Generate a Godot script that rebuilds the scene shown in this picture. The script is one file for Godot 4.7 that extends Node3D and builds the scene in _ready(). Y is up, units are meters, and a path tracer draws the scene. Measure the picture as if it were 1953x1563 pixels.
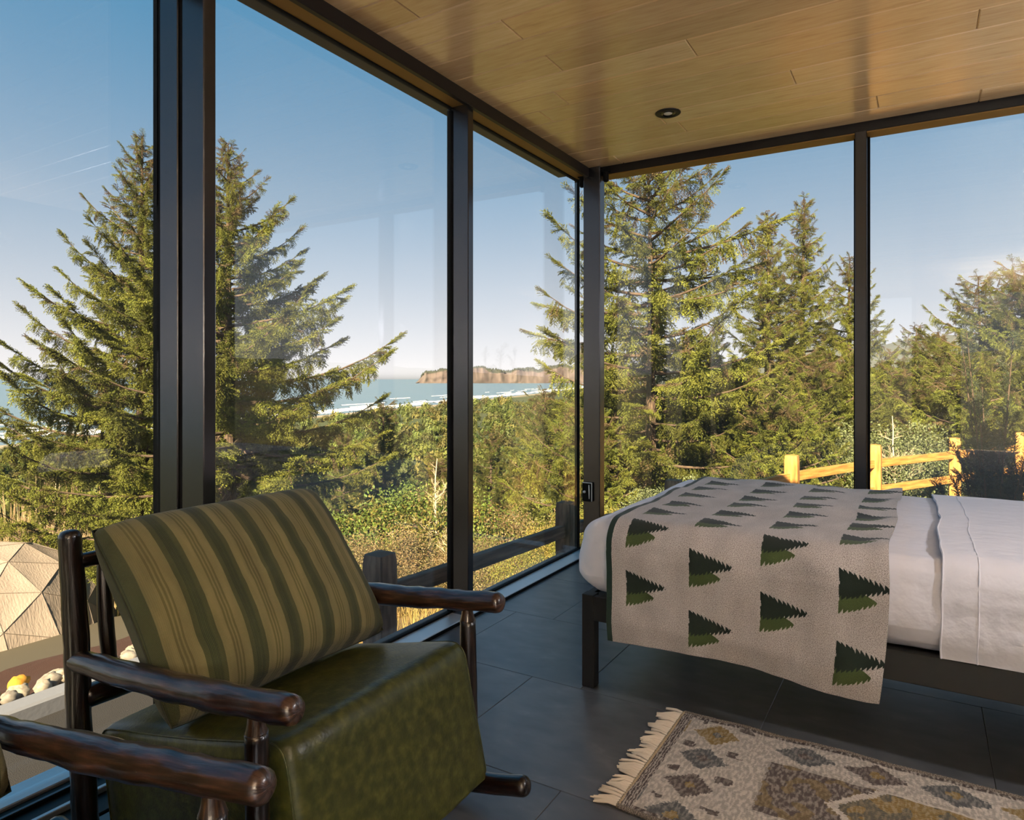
extends Node3D

var rng := RandomNumberGenerator.new()
var M := {}
var names := {}

func _ready() -> void:
	rng.seed = 7
	# ---- camera: room corner at the origin, left glass wall along z, far glass wall along x
	var cam := Camera3D.new()
	cam.name = "camera"
	cam.projection = Camera3D.PROJECTION_FRUSTUM
	cam.near = 0.05
	cam.far = 30000.0
	cam.size = 2.0 * 0.05 * 781.5 / 1302.0
	cam.frustum_offset = Vector2(0, -0.05 * 59.5 / 1302.0)
	cam.position = Vector3(1.861, 1.15, 3.964)
	cam.rotation.y = deg_to_rad(31.04)
	add_child(cam)
	# ---- sky, sun, exposure
	var sky := ProceduralSkyMaterial.new()
	sky.sky_top_color = Color(0.026, 0.172, 0.32).linear_to_srgb()
	sky.sky_horizon_color = Color(0.69, 0.66, 0.645).linear_to_srgb()
	sky.sky_curve = 0.138
	sky.sky_energy_multiplier = 1.1
	sky.ground_bottom_color = Color(0.10, 0.10, 0.06).linear_to_srgb()
	sky.ground_horizon_color = Color(0.30, 0.30, 0.28).linear_to_srgb()
	var env := Environment.new()
	env.background_mode = Environment.BG_SKY
	env.sky = Sky.new()
	env.sky.sky_material = sky
	env.tonemap_mode = Environment.TONE_MAPPER_LINEAR
	env.tonemap_exposure = 1.3
	env.sdfgi_enabled = true
	env.ssao_enabled = true
	env.ssil_enabled = true
	var we := WorldEnvironment.new()
	we.name = "world_environment"
	we.environment = env
	add_child(we)
	var sun := DirectionalLight3D.new()
	sun.name = "sun"
	sun.light_color = Color(1.0, 0.915, 0.76)
	sun.light_energy = 5.4
	sun.light_angular_distance = 0.6
	sun.shadow_enabled = true
	sun.sky_mode = DirectionalLight3D.SKY_MODE_LIGHT_ONLY
	add_child(sun)
	sun.look_at_from_position(Vector3(0.20, 0.62, 0.88) * 10.0, Vector3.ZERO)
	# ---- the place
	make_materials()
	build_room()
	build_bed()
	build_rug()
	build_added_lamps()
	build_chairs()
	build_ground()
	build_fences()
	build_dome()
	build_spruces()
	build_brush()

# ------------------------------------------------------------------ nodes
func numbered(called: String) -> String:
	var n: int = names.get(called, 0)
	names[called] = n + 1
	return called if n == 0 else "%s_%03d" % [called, n]

func tag(o: Node3D, label: String, category := "", group := "", kind := "") -> Node3D:
	if label: o.set_meta("label", label)
	if category: o.set_meta("category", category)
	if group: o.set_meta("group", group)
	if kind: o.set_meta("kind", kind)
	return o

func thing(called: String, label: String, category: String, at := Vector3.ZERO, group := "") -> Node3D:
	var o := Node3D.new()
	o.name = numbered(called)
	o.position = at
	add_child(o)
	tag(o, label, category, group)
	return o

func structure(called: String, label := "", at := Vector3.ZERO) -> Node3D:
	var o := Node3D.new()
	o.name = called
	o.position = at
	add_child(o)
	o.set_meta("kind", "structure")
	if label: o.set_meta("label", label)
	return o

func obj(called: String, m: Mesh, material: Material, parent: Node = null, at := Vector3.ZERO) -> MeshInstance3D:
	var o := MeshInstance3D.new()
	o.name = called if parent else numbered(called)
	o.mesh = m
	o.material_override = material
	o.position = at
	o.cast_shadow = GeometryInstance3D.SHADOW_CASTING_SETTING_ON
	(parent if parent else self).add_child(o, true)
	return o

func many(called: String, m: Mesh, material: Material, places: Array, tints: Array, parent: Node = null) -> MultiMeshInstance3D:
	var mm := MultiMesh.new()
	mm.transform_format = MultiMesh.TRANSFORM_3D
	mm.use_colors = true
	mm.mesh = m
	mm.instance_count = places.size()
	for i in places.size():
		mm.set_instance_transform(i, places[i])
		mm.set_instance_color(i, tints[i])
	var o := MultiMeshInstance3D.new()
	o.name = called if parent else numbered(called)
	o.multimesh = mm
	o.material_override = material
	o.set_meta("kind", "stuff")
	(parent if parent else self).add_child(o, true)
	return o

func copy_of(o: Node3D, at: Vector3, turn: float, size: float, label := "", group := "") -> Node3D:
	var c: Node3D = o.duplicate()
	c.name = numbered(String(o.name).rstrip("0123456789").trim_suffix("_"))
	add_child(c)
	c.position = at
	c.rotation.y = turn
	c.scale = Vector3.ONE * size
	if label: c.set_meta("label", label)
	if group: c.set_meta("group", group)
	return c

# ------------------------------------------------------------------ meshes
class Shape:
	var v := PackedVector3Array()
	var t := PackedVector2Array()
	var c := PackedColorArray()
	var f := PackedInt32Array()
	var shade := Color.WHITE

	func vert(p: Vector3, uv := Vector2.ZERO) -> int:
		v.append(p)
		t.append(uv)
		c.append(shade)
		return v.size() - 1

	func tri(a: int, b: int, d: int) -> void:
		f.append_array(PackedInt32Array([a, b, d]))

	func quad(a: int, b: int, d: int, e: int) -> void:
		f.append_array(PackedInt32Array([a, b, d, a, d, e]))

	# flat polygon of three or four corners, turned so that it faces «outwards»
	func face(p: Array, outwards: Vector3, uv := []) -> void:
		var n: Vector3 = (p[1] - p[0]).cross(p[2] - p[0])
		var order: Array = range(p.size())
		if n.dot(outwards) < 0: order.reverse()
		var k := []
		for i in order: k.append(vert(p[i], uv[i] if uv.size() else Vector2.ZERO))
		if k.size() == 3: tri(k[0], k[1], k[2])
		else: quad(k[0], k[1], k[2], k[3])

	func box(at: Vector3, s: Vector3, bevel := 0.0, b := Basis.IDENTITY) -> void:
		var h := s / 2.0
		var e := minf(bevel, minf(h.x, minf(h.y, h.z)) * 0.9)
		var P := func(a: int, sg: Vector3) -> Vector3:
			var q := Vector3.ZERO
			for i in 3: q[i] = sg[i] * (h[i] if i == a else h[i] - e)
			return at + b * q
		for a in 3:
			var u := (a + 1) % 3
			var w := (a + 2) % 3
			for sa in [-1.0, 1.0]:
				var k := []
				var uvs := []
				for q in [[-1.0, -1.0], [1.0, -1.0], [1.0, 1.0], [-1.0, 1.0]]:
					var sg := Vector3.ZERO
					sg[a] = sa
					sg[u] = q[0]
					sg[w] = q[1]
					k.append(P.call(a, sg))
					uvs.append(Vector2(q[0] * h[u], q[1] * h[w]))
				var out := Vector3.ZERO
				out[a] = sa
				face(k, b * out, uvs)
				if e <= 0.0: continue
				for su in [-1.0, 1.0]:
					var g := []
					for q in [[a, -1.0], [a, 1.0], [u, 1.0], [u, -1.0]]:
						var sg := Vector3.ZERO
						sg[a] = sa
						sg[u] = su
						sg[w] = q[1]
						g.append(P.call(q[0], sg))
					var o2 := Vector3.ZERO
					o2[a] = sa
					o2[u] = su
					face(g, b * o2)
		if e > 0.0:
			for i in 8:
				var sg := Vector3(1 if i & 1 else -1, 1 if i & 2 else -1, 1 if i & 4 else -1)
				face([P.call(0, sg), P.call(1, sg), P.call(2, sg)], b * sg)

	# a round bar through points; ends: 0 open, 1 flat, 2 domed. wob: knobbly radius
	func tube(p: Array, r: Array, sides := 8, ends := 1, wob := 0.0, seed_ := 0, v_scale := 1.0) -> void:
		var noise := FastNoiseLite.new()
		noise.seed = seed_
		noise.frequency = 9.0
		var pts := []
		var rad := []
		if ends == 2:
			var d0: Vector3 = (p[0] - p[1]).normalized()
			for k in [[1.0, 0.25], [0.93, 0.5], [0.75, 0.75], [0.4, 0.93]]:
				pts.append(p[0] + d0 * r[0] * 0.75 * (k[0] - 0.0))
				rad.append(r[0] * k[1])
			for i in p.size():
				pts.append(p[i])
				rad.append(r[i])
			var d1: Vector3 = (p[-1] - p[-2]).normalized()
			for k in [[0.4, 0.93], [0.75, 0.75], [0.93, 0.5], [1.0, 0.25]]:
				pts.append(p[-1] + d1 * r[-1] * 0.75 * k[0])
				rad.append(r[-1] * k[1])
		else:
			pts = p
			rad = r
		var n := pts.size()
		var side := Vector3.UP
		var dir: Vector3 = (pts[1] - pts[0]).normalized()
		if absf(dir.y) > 0.9: side = Vector3.RIGHT
		var first := v.size()
		var run := 0.0
		for i in n:
			dir = (pts[mini(i + 1, n - 1)] - pts[maxi(i - 1, 0)]).normalized()
			side = (side - dir * side.dot(dir)).normalized()
			var up := dir.cross(side)
			if i: run += pts[i].distance_to(pts[i - 1])
			for j in sides + 1:
				var a := TAU * j / sides
				var o := side * cos(a) + up * sin(a)
				var rr: float = rad[i]
				if wob > 0.0:
					rr *= 1.0 + wob * noise.get_noise_3dv(pts[i] + o * rad[i] * 1.5)
				vert(pts[i] + o * rr, Vector2(float(j) / sides, run * v_scale))
		for i in n - 1:
			for j in sides:
				var a := first + i * (sides + 1) + j
				quad(a, a + 1, a + sides + 2, a + sides + 1)
		if ends:
			for end in 2:
				var i := 0 if end == 0 else n - 1
				var k := []
				for j in sides: k.append(vert(v[first + i * (sides + 1) + j], Vector2(0.5, 0.5) + Vector2(cos(TAU * j / sides), sin(TAU * j / sides)) * 0.1))
				var m := vert(pts[i], Vector2(0.5, 0.5))
				for j in sides:
					if end == 0: tri(m, k[(j + 1) % sides], k[j])
					else: tri(m, k[j], k[(j + 1) % sides])

	func grid(nu: int, nv: int, f_: Callable, flip := false) -> void:
		var first := v.size()
		for j in nv + 1:
			for i in nu + 1:
				vert(f_.call(float(i) / nu, float(j) / nv), Vector2(float(i) / nu, float(j) / nv))
		for j in nv:
			for i in nu:
				var a := first + j * (nu + 1) + i
				if flip: quad(a, a + nu + 1, a + nu + 2, a + 1)
				else: quad(a, a + 1, a + nu + 2, a + nu + 1)

	# outline in (x, y) turned about the y axis
	func lathe(p: Array, sides := 24, at := Vector3.ZERO) -> void:
		var first := v.size()
		for i in p.size():
			for j in sides + 1:
				var a := TAU * j / sides
				vert(at + Vector3(p[i].x * cos(a), p[i].y, p[i].x * sin(a)), Vector2(float(j) / sides, float(i) / p.size()))
		for i in p.size() - 1:
			for j in sides:
				var a := first + i * (sides + 1) + j
				quad(a, a + sides + 1, a + sides + 2, a + 1)

	# smooth: corners that share a vertex share a normal; weld: corners at the same place do
	func mesh(weld := false) -> ArrayMesh:
		var n := PackedVector3Array()
		n.resize(v.size())
		for i in range(0, f.size(), 3):
			var g := (v[f[i + 1]] - v[f[i]]).cross(v[f[i + 2]] - v[f[i]])
			n[f[i]] += g
			n[f[i + 1]] += g
			n[f[i + 2]] += g
		if weld:
			var sums := {}
			for i in v.size():
				var k := Vector3i((v[i] * 20000.0).round())
				sums[k] = sums.get(k, Vector3.ZERO) + n[i]
			for i in v.size(): n[i] = sums[Vector3i((v[i] * 20000.0).round())]
		for i in n.size(): n[i] = n[i].normalized() if n[i].length_squared() > 0.0 else Vector3.UP
		var turned := PackedInt32Array()
		turned.resize(f.size())
		for i in range(0, f.size(), 3):
			turned[i] = f[i]
			turned[i + 1] = f[i + 2]
			turned[i + 2] = f[i + 1]
		var a := []
		a.resize(Mesh.ARRAY_MAX)
		a[Mesh.ARRAY_VERTEX] = v
		a[Mesh.ARRAY_NORMAL] = n
		a[Mesh.ARRAY_TEX_UV] = t
		a[Mesh.ARRAY_COLOR] = c
		a[Mesh.ARRAY_INDEX] = turned
		var m := ArrayMesh.new()
		m.add_surface_from_arrays(Mesh.PRIMITIVE_TRIANGLES, a)
		return m

# a soft-edged block whose surface may be pushed about by a function of the point
func soft_box(size: Vector3, r: float, n: int, push = null) -> ArrayMesh:
	var s := Shape.new()
	var h := size / 2.0
	var inner := h - Vector3.ONE * r
	for a in 3:
		var u := (a + 1) % 3
		var w := (a + 2) % 3
		for sa in [-1.0, 1.0]:
			var f_ := func(i: float, j: float) -> Vector3:
				var p := Vector3.ZERO
				p[a] = sa * h[a]
				p[u] = spread(i, h[u], r)
				p[w] = spread(j, h[w], r)
				var q := p.clamp(-inner, inner)
				var d := (p - q)
				p = q + d.normalized() * r
				return p + push.call(p, d.normalized()) if push != null else p
			s.grid(n, n, f_, sa < 0.0)
	return s.mesh(true)

func spread(i: float, h: float, r: float) -> float:
	# more grid lines near the rounded rim
	var x := i * 2.0 - 1.0
	if absf(x) > 0.7: return signf(x) * lerpf(h - r, h, (absf(x) - 0.7) / 0.3)
	return x / 0.7 * (h - r)

# ------------------------------------------------------------------ materials
func rgb(r: float, g: float, b: float) -> Color:
	return Color(r / 255.0, g / 255.0, b / 255.0)

func mat(color: Color, rough := 0.8, metallic := 0.0, specular := 0.5) -> StandardMaterial3D:
	var m := StandardMaterial3D.new()
	m.albedo_color = color
	m.roughness = rough
	m.metallic = metallic
	m.metallic_specular = specular
	return m

func noise_image(seed_: int, freq: float, octaves: int, w := 256, h := 256, kind := FastNoiseLite.TYPE_SIMPLEX_SMOOTH) -> Image:
	var n := FastNoiseLite.new()
	n.noise_type = kind
	n.seed = seed_
	n.frequency = freq
	n.fractal_octaves = octaves
	return n.get_seamless_image(w, h, false, false, 0.15)

func ramp(im: Image, colors: Array, second: Image = null, share := 0.0) -> ImageTexture:
	var g := Gradient.new()
	g.offsets = PackedFloat32Array()
	g.colors = PackedColorArray()
	var offs := PackedFloat32Array()
	var cols := PackedColorArray()
	for k in colors:
		offs.append(k[0])
		cols.append(k[1])
	g.offsets = offs
	g.colors = cols
	var w := im.get_width()
	var h := im.get_height()
	var out := Image.create_empty(w, h, false, Image.FORMAT_RGB8)
	var look := []
	for i in 256: look.append(g.sample(i / 255.0))
	for y in h:
		for x in w:
			var k := im.get_pixel(x, y).r
			if second: k = lerpf(k, second.get_pixel(x % second.get_width(), y % second.get_height()).r, share)
			out.set_pixel(x, y, look[clampi(int(k * 255.0), 0, 255)])
	return ImageTexture.create_from_image(out)

func painted(w: int, h: int, f_: Callable) -> ImageTexture:
	var data := PackedByteArray()
	data.resize(w * h * 3)
	var k := 0
	for y in h:
		for x in w:
			var c: Color = f_.call((x + 0.5) / w, (y + 0.5) / h)
			data[k] = clampi(int(c.r * 255.0), 0, 255)
			data[k + 1] = clampi(int(c.g * 255.0), 0, 255)
			data[k + 2] = clampi(int(c.b * 255.0), 0, 255)
			k += 3
	return ImageTexture.create_from_image(Image.create_from_data(w, h, false, Image.FORMAT_RGB8, data))

func worldly(m: StandardMaterial3D, scale: Vector3, world := true) -> StandardMaterial3D:
	m.uv1_triplanar = true
	m.uv1_world_triplanar = world
	m.uv1_scale = scale
	return m

func relief(m: StandardMaterial3D, im: Image, cm: float) -> StandardMaterial3D:
	m.heightmap_enabled = true
	m.heightmap_texture = ImageTexture.create_from_image(im)
	m.heightmap_scale = cm
	return m

func tinted(m: StandardMaterial3D) -> StandardMaterial3D:
	m.vertex_color_use_as_albedo = true
	return m

func make_materials() -> void:
	var fine := noise_image(3, 0.06, 4)
	var mottle := noise_image(5, 0.012, 5, 512, 512)
	var streak := noise_image(9, 0.02, 4, 512, 512)
	M.frame = worldly(mat(rgb(84, 84, 87), 0.22, 0.9, 0.5), Vector3.ONE * 3.0)
	M.gasket = mat(rgb(9, 9, 9), 0.8, 0.0, 0.3)
	M.beam = worldly(mat(rgb(34, 31, 30), 0.45, 0.2, 0.4), Vector3.ONE * 3.0)
	M.sill = worldly(mat(rgb(206, 210, 214), 0.42, 0.5, 0.6), Vector3.ONE * 2.0)
	M.soffit = worldly(mat(rgb(138, 104, 48), 0.55, 0.2), Vector3.ONE)
	var glass := mat(Color(0.9, 0.96, 0.97, 0.02), 0.0)
	glass.transparency = BaseMaterial3D.TRANSPARENCY_ALPHA
	M.glass = glass
	# ceiling oak, grain along x
	var oak_ramp := [[0.0, rgb(206, 168, 122)], [0.35, rgb(228, 192, 144)], [0.6, rgb(234, 200, 152)], [1.0, rgb(242, 212, 168)]]
	for k in 4:
		var grain := noise_image(20 + k, 0.014, 5, 512, 512)
		var o := mat([rgb(255, 255, 255), rgb(240, 236, 230), rgb(250, 243, 232), rgb(230, 224, 216)][k], 0.26, 0.0, 0.7)
		o.albedo_texture = ramp(grain, oak_ramp, noise_image(30 + k, 0.004, 2, 512, 512), 0.35)
		worldly(o, Vector3(0.8, 4.0, 7.0))
		o.uv1_offset = Vector3(k * 0.37, 0, k * 0.21)
		relief(o, grain, 0.012)
		o.clearcoat_enabled = true
		o.clearcoat = 0.9
		o.clearcoat_roughness = 0.2
		M["oak%d" % k] = o
	# floor tile
	for k in 3:
		var tile := mat([rgb(255, 255, 255), rgb(236, 237, 240), rgb(246, 246, 246)][k], 0.34, 0.0, 0.65)
		tile.albedo_texture = ramp(noise_image(40 + k, 0.01, 6, 512, 512), [[0.0, rgb(70, 73, 76)], [0.45, rgb(87, 89, 92)], [0.7, rgb(96, 97, 99)], [1.0, rgb(116, 116, 116)]], streak, 0.25)
		worldly(tile, Vector3(0.9, 0.9, 1.6))
		M["tile%d" % k] = tile
	M.grout = mat(rgb(60, 60, 61), 0.9)
	M.plaster = worldly(mat(rgb(150, 138, 122), 0.9), Vector3.ONE)
	M.walnut = worldly(mat(rgb(78, 62, 48), 0.9), Vector3.ONE)
	M.black_metal = worldly(mat(rgb(19, 18, 17), 0.55, 0.0), Vector3.ONE * 4.0)
	# lacquered log
	var log_grain := noise_image(51, 0.02, 5, 256, 256)
	var lg := mat(Color.WHITE, 0.3, 0.0, 0.5)
	lg.albedo_texture = ramp(log_grain, [[0.0, rgb(20, 12, 9)], [0.4, rgb(44, 28, 21)], [0.65, rgb(64, 42, 32)], [1.0, rgb(100, 70, 52)]])
	lg.uv1_scale = Vector3(3, 1.0, 1)
	lg.clearcoat_enabled = true
	lg.clearcoat = 0.6
	lg.clearcoat_roughness = 0.18
	relief(lg, log_grain, 0.08)
	M.log = lg
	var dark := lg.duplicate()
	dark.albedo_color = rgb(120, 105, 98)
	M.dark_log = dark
	var worn := lg.duplicate()
	worn.albedo_color = Color(0.9, 0.86, 0.8)
	worn.albedo_texture = ramp(log_grain, [[0.0, rgb(26, 17, 11)], [0.5, rgb(54, 36, 24)], [1.0, rgb(104, 76, 54)]])
	M.worn_log = worn
	# leather
	var hide := noise_image(61, 0.022, 6, 512, 512)
	var le := mat(Color.WHITE, 0.38, 0.0, 0.5)
	le.albedo_texture = ramp(hide, [[0.0, rgb(38, 42, 15)], [0.4, rgb(56, 60, 23)], [0.6, rgb(68, 71, 29)], [1.0, rgb(96, 94, 46)]])
	worldly(le, Vector3.ONE * 2.4, false)
	relief(le, noise_image(62, 0.09, 4, 512, 512), 0.05)
	M.leather = le
	M.seam = mat(rgb(40, 42, 18), 0.6)
	# bedding
	var sheet := mat(rgb(240, 240, 248), 0.85)
	relief(worldly(sheet, Vector3.ONE * 1.5), noise_image(71, 0.02, 4, 512, 512), 0.3)
	sheet.rim_enabled = true
	sheet.rim = 0.2
	M.sheet = sheet
	# outdoors
	var bark := mat(Color.WHITE, 0.95)
	bark.albedo_texture = ramp(noise_image(81, 0.03, 5), [[0.0, rgb(42, 33, 26)], [0.5, rgb(84, 68, 53)], [1.0, rgb(132, 112, 90)]])
	bark.uv1_scale = Vector3(3, 0.7, 1)
	M.bark = bark
	M.pale_bark = mat(rgb(206, 186, 152), 0.9)
	M.needle = tinted(mat(Color.WHITE, 0.62, 0.0, 0.35))
	M.leaf = tinted(mat(Color.WHITE, 0.6, 0.0, 0.35))
	M.twig = tinted(mat(Color.WHITE, 0.9))
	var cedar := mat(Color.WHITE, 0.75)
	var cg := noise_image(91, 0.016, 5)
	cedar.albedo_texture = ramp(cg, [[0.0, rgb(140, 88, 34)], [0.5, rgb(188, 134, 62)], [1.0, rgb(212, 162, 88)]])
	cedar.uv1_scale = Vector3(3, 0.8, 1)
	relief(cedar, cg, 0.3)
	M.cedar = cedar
	var shaded_old := mat(Color.WHITE, 0.9)
	shaded_old.albedo_texture = ramp(cg, [[0.0, rgb(44, 34, 28)], [0.5, rgb(92, 76, 64)], [1.0, rgb(132, 114, 98)]])  # cedar grain in darker browns: the shade on this fence is put into its colour
	shaded_old.uv1_scale = Vector3(3, 0.8, 1)
	relief(shaded_old, cg, 0.5)
	M.shaded_old_wood = shaded_old
	M.asphalt = relief(worldly(mat(rgb(36, 33, 31), 0.9), Vector3.ONE * 2.0), noise_image(95, 0.2, 3), 0.4)
	M.gravel_path = relief(worldly(mat(rgb(72, 64, 47), 0.95), Vector3.ONE * 2.0), noise_image(96, 0.2, 3), 0.5)
	M.mulch = relief(worldly(mat(rgb(66, 36, 21), 0.95), Vector3.ONE * 3.0), noise_image(97, 0.15, 4), 2.0)
	M.concrete = relief(worldly(mat(rgb(112, 114, 120), 0.8), Vector3.ONE), fine, 0.1)
	M.canvas = relief(worldly(mat(rgb(148, 134, 121), 0.75), Vector3(1.4, 0.3, 1.4)), noise_image(98, 0.03, 3, 512, 512), 0.8)
	M.canvas_band = mat(rgb(146, 133, 120), 0.7)
	var soil := tinted(mat(Color.WHITE, 0.97))
	soil.albedo_texture = ramp(noise_image(99, 0.02, 5, 512, 512), [[0.0, rgb(150, 140, 120)], [0.5, rgb(205, 200, 185)], [1.0, rgb(255, 255, 245)]])
	worldly(soil, Vector3.ONE * 0.25)
	M.soil = soil
	var sea := mat(rgb(96, 116, 132), 0.42, 0.0, 0.5)
	relief(worldly(sea, Vector3(0.02, 0.02, 0.006)), noise_image(101, 0.02, 4), 60.0)
	M.sea = sea
	M.foam = mat(rgb(245, 245, 245), 0.9)
	M.cliff = tinted(mat(Color.WHITE, 0.95))

# ------------------------------------------------------------------ the room
func solid(at: Vector3, s: Vector3, bevel := 0.0) -> ArrayMesh:
	var b := Shape.new()
	b.box(at, s, bevel)
	return b.mesh()

func span(a: Vector3, b: Vector3, bevel := 0.002) -> ArrayMesh:
	return solid((a + b) / 2.0, (b - a).abs(), bevel)

func build_room() -> void:
	# floor tiles in staggered rows over a dark bed
	var fl := structure("floor", "dark grey stone look floor tiles in staggered rows")
	obj("floor_bed", span(Vector3(0.0, -0.25, -0.1), Vector3(3.5, -0.004, 8.2), 0.0), M.grout, fl)
	var row := 0
	var z := -0.128
	while z < 8.15:
		var x := fposmod(0.346 - 0.205 * (row - 1), 0.632) - 0.632
		while x < 3.49:
			var a := maxf(x, 0.006)
			var b := minf(x + 0.632, 3.494)
			var z0 := maxf(z, -0.095)
			if b - a > 0.03:
				obj("tile", span(Vector3(a + 0.0009, -0.014, z0 + 0.0009), Vector3(b - 0.0009, rng.randf_range(-0.0003, 0.0003), minf(z + 0.597, 8.19) - 0.0009), 0.0012), M["tile%d" % rng.randi_range(0, 2)], fl)
			x += 0.632
		z += 0.597
		row += 1
	# oak ceiling boards along x
	var ce := structure("ceiling", "pale oak plank ceiling")
	obj("roof_slab", span(Vector3(-0.34, 2.56, -0.32), Vector3(3.66, 2.80, 8.36), 0.01), M.beam, ce)
	var joints := {0: 1.67, 2: 0.69, 3: 1.36, 4: 2.04, 5: 0.362, 6: 1.047, 9: 0.49, 1: 2.6, 7: 2.35, 8: 1.72}
	for k in 50:
		var z0 := 0.082 + 0.1687 * (k - 1)
		if z0 > 8.19: break
		var cut: float = joints.get(k - 1, rng.randf_range(0.2, 2.2))
		var edges := [0.0, cut, 3.5]
		if cut > 1.9: edges = [0.0, cut - 1.85, cut, 3.5]
		elif cut < 1.6: edges = [0.0, cut, cut + 1.85, 3.5]
		for i in edges.size() - 1:
			if edges[i + 1] - edges[i] < 0.02: continue
			var zb := minf(z0 + 0.1687, 8.2)
			var za := maxf(z0, -0.105)
			obj("plank", span(Vector3(edges[i] + 0.0006, 2.507 - rng.randf_range(0.0, 0.0005), za + 0.0008), Vector3(edges[i + 1] - 0.0008, 2.524, zb - 0.0008), 0.0042), M["oak%d" % rng.randi_range(0, 3)], ce)
	# left glass wall: sill, head beam, mullion, panes
	var w1 := structure("window_1", "floor to ceiling fixed panes of the left glass wall in dark metal frames")
	obj("head_beam", span(Vector3(-0.125, 2.472, -0.21), Vector3(0.0, 2.56, 4.95), 0.003), M.beam, w1)
	obj("head_lip", span(Vector3(-0.004, 2.447, -0.105), Vector3(0.022, 2.508, 4.95), 0.003), M.beam, w1)
	obj("head_soffit", span(Vector3(-0.10, 2.465, -0.12), Vector3(-0.004, 2.4725, 2.635), 0.0), M.soffit, w1)
	obj("sill", span(Vector3(-0.112, -0.10, -0.21), Vector3(0.0, 0.016, 2.66), 0.003), M.sill, w1)
	obj("sill_lip", span(Vector3(0.0, -0.02, -0.10), Vector3(0.006, 0.012, 2.66), 0.0), M.gasket, w1)
	obj("outer_ledge", span(Vector3(-0.26, -0.14, -0.21), Vector3(-0.112, -0.035, 2.66), 0.004), M.beam, w1)
	obj("mullion", span(Vector3(-0.122, 0.0, 1.233), Vector3(0.0, 2.47, 1.277), 0.003), M.frame, w1)
	obj("stile", span(Vector3(-0.125, 0.0, -0.168), Vector3(-0.098, 2.47, -0.142), 0.002), M.gasket, w1)
	for p in [[-0.20, 1.233], [1.277, 2.64]]:
		for gx in [-0.106]:
			obj("glass_pane", span(Vector3(gx - 0.003, 0.012, p[0]), Vector3(gx + 0.003, 2.468, p[1]), 0.0), M.glass, w1)
		for y in [[0.016, 0.026], [2.459, 2.466]]:
			obj("glazing_bead", span(Vector3(-0.118, y[0], p[0] + 0.003), Vector3(-0.094, y[1], p[1] - 0.003), 0.001), M.gasket, w1)
	for zz in [1.2275, 1.2825, 2.6295]:
		obj("glazing_bead", span(Vector3(-0.118, 0.026, zz - 0.0055), Vector3(-0.094, 2.449, zz + 0.0055), 0.001), M.gasket, w1)
	# sliding door further along the same wall
	var d1 := structure("door_1", "glazed sliding door in the left glass wall behind the chair")
	obj("post", span(Vector3(-0.108, 0.0, 2.635), Vector3(0.0, 2.47, 2.678), 0.003), M.frame, d1)
	obj("meeting_stile", span(Vector3(-0.228, 0.0, 2.628), Vector3(-0.134, 2.47, 2.676), 0.003), M.frame, d1)
	obj("seal", span(Vector3(-0.134, 0.0, 2.640), Vector3(-0.108, 2.47, 2.668), 0.0), M.gasket, d1)
	obj("outer_stile", span(Vector3(-0.285, 0.0, 2.63), Vector3(-0.228, 2.47, 2.664), 0.002), M.gasket, d1)
	obj("glass_pane", span(Vector3(-0.262, 0.02, 2.664), Vector3(-0.254, 2.46, 4.78), 0.0), M.glass, d1)
	obj("end_stile", span(Vector3(-0.285, 0.0, 4.78), Vector3(0.0, 2.47, 4.9), 0.003), M.frame, d1)
	obj("threshold", span(Vector3(-0.30, -0.12, 2.66), Vector3(0.0, 0.004, 4.9), 0.003), M.beam, d1)
	obj("track", span(Vector3(-0.10, 0.004, 2.68), Vector3(-0.085, 0.020, 4.78), 0.002), M.sill, d1)
	obj("track", span(Vector3(-0.185, 0.004, 2.68), Vector3(-0.172, 0.016, 4.78), 0.002), M.frame, d1)
	obj("outer_strip", span(Vector3(-0.32, -0.02, 2.64), Vector3(-0.225, 0.014, 4.9), 0.003), M.sill, d1)
	obj("head", span(Vector3(-0.32, 2.46, 2.63), Vector3(-0.11, 2.56, 4.95), 0.003), M.beam, d1)
	# far glass wall behind the bed
	var w2 := structure("window_2", "floor to ceiling panes of the far glass wall behind the bed")
	obj("head_beam", span(Vector3(0.022, 2.462, -0.215), Vector3(3.5, 2.56, -0.105), 0.003), M.beam, w2)
	obj("head_soffit", span(Vector3(0.03, 2.456, -0.212), Vector3(3.5, 2.4625, -0.108), 0.0), M.soffit, w2)
	obj("sill", span(Vector3(-0.112, -0.10, -0.215), Vector3(3.5, 0.016, -0.10), 0.003), M.sill, w2)
	obj("mullion", span(Vector3(1.549, 0.0, -0.222), Vector3(1.606, 2.47, -0.105), 0.003), M.frame, w2)
	for p in [[-0.109, 1.55], [1.605, 3.45]]:
		for gz in [-0.200]:
			obj("glass_pane", span(Vector3(p[0], 0.012, gz - 0.003), Vector3(p[1], 2.46, gz + 0.003), 0.0), M.glass, w2)
	for xx in [1.5435, 1.6115]:
		obj("glazing_bead", span(Vector3(xx - 0.0055, 0.016, -0.212), Vector3(xx + 0.0055, 2.456, -0.188), 0.001), M.gasket, w2)
	var corner := obj("corner_post", span(Vector3(-0.018, 0.0, -0.125), Vector3(0.098, 2.507, -0.05), 0.004), M.frame, w2)
	var lk := Shape.new()
	lk.box(Vector3(0.018, 0.425, -0.041), Vector3(0.072, 0.124, 0.018), 0.005)
	obj("lock_plate", lk.mesh(), M.gasket, corner)
	var rim_ := Shape.new()
	for e in [[Vector3(0.018, 0.484, -0.032), Vector3(0.066, 0.005, 0.006)], [Vector3(0.050, 0.425, -0.032), Vector3(0.005, 0.118, 0.006)]]:
		rim_.box(e[0], e[1], 0.001)
	obj("lock_rim", rim_.mesh(), M.sill, corner)
	var lever := Shape.new()
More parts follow.
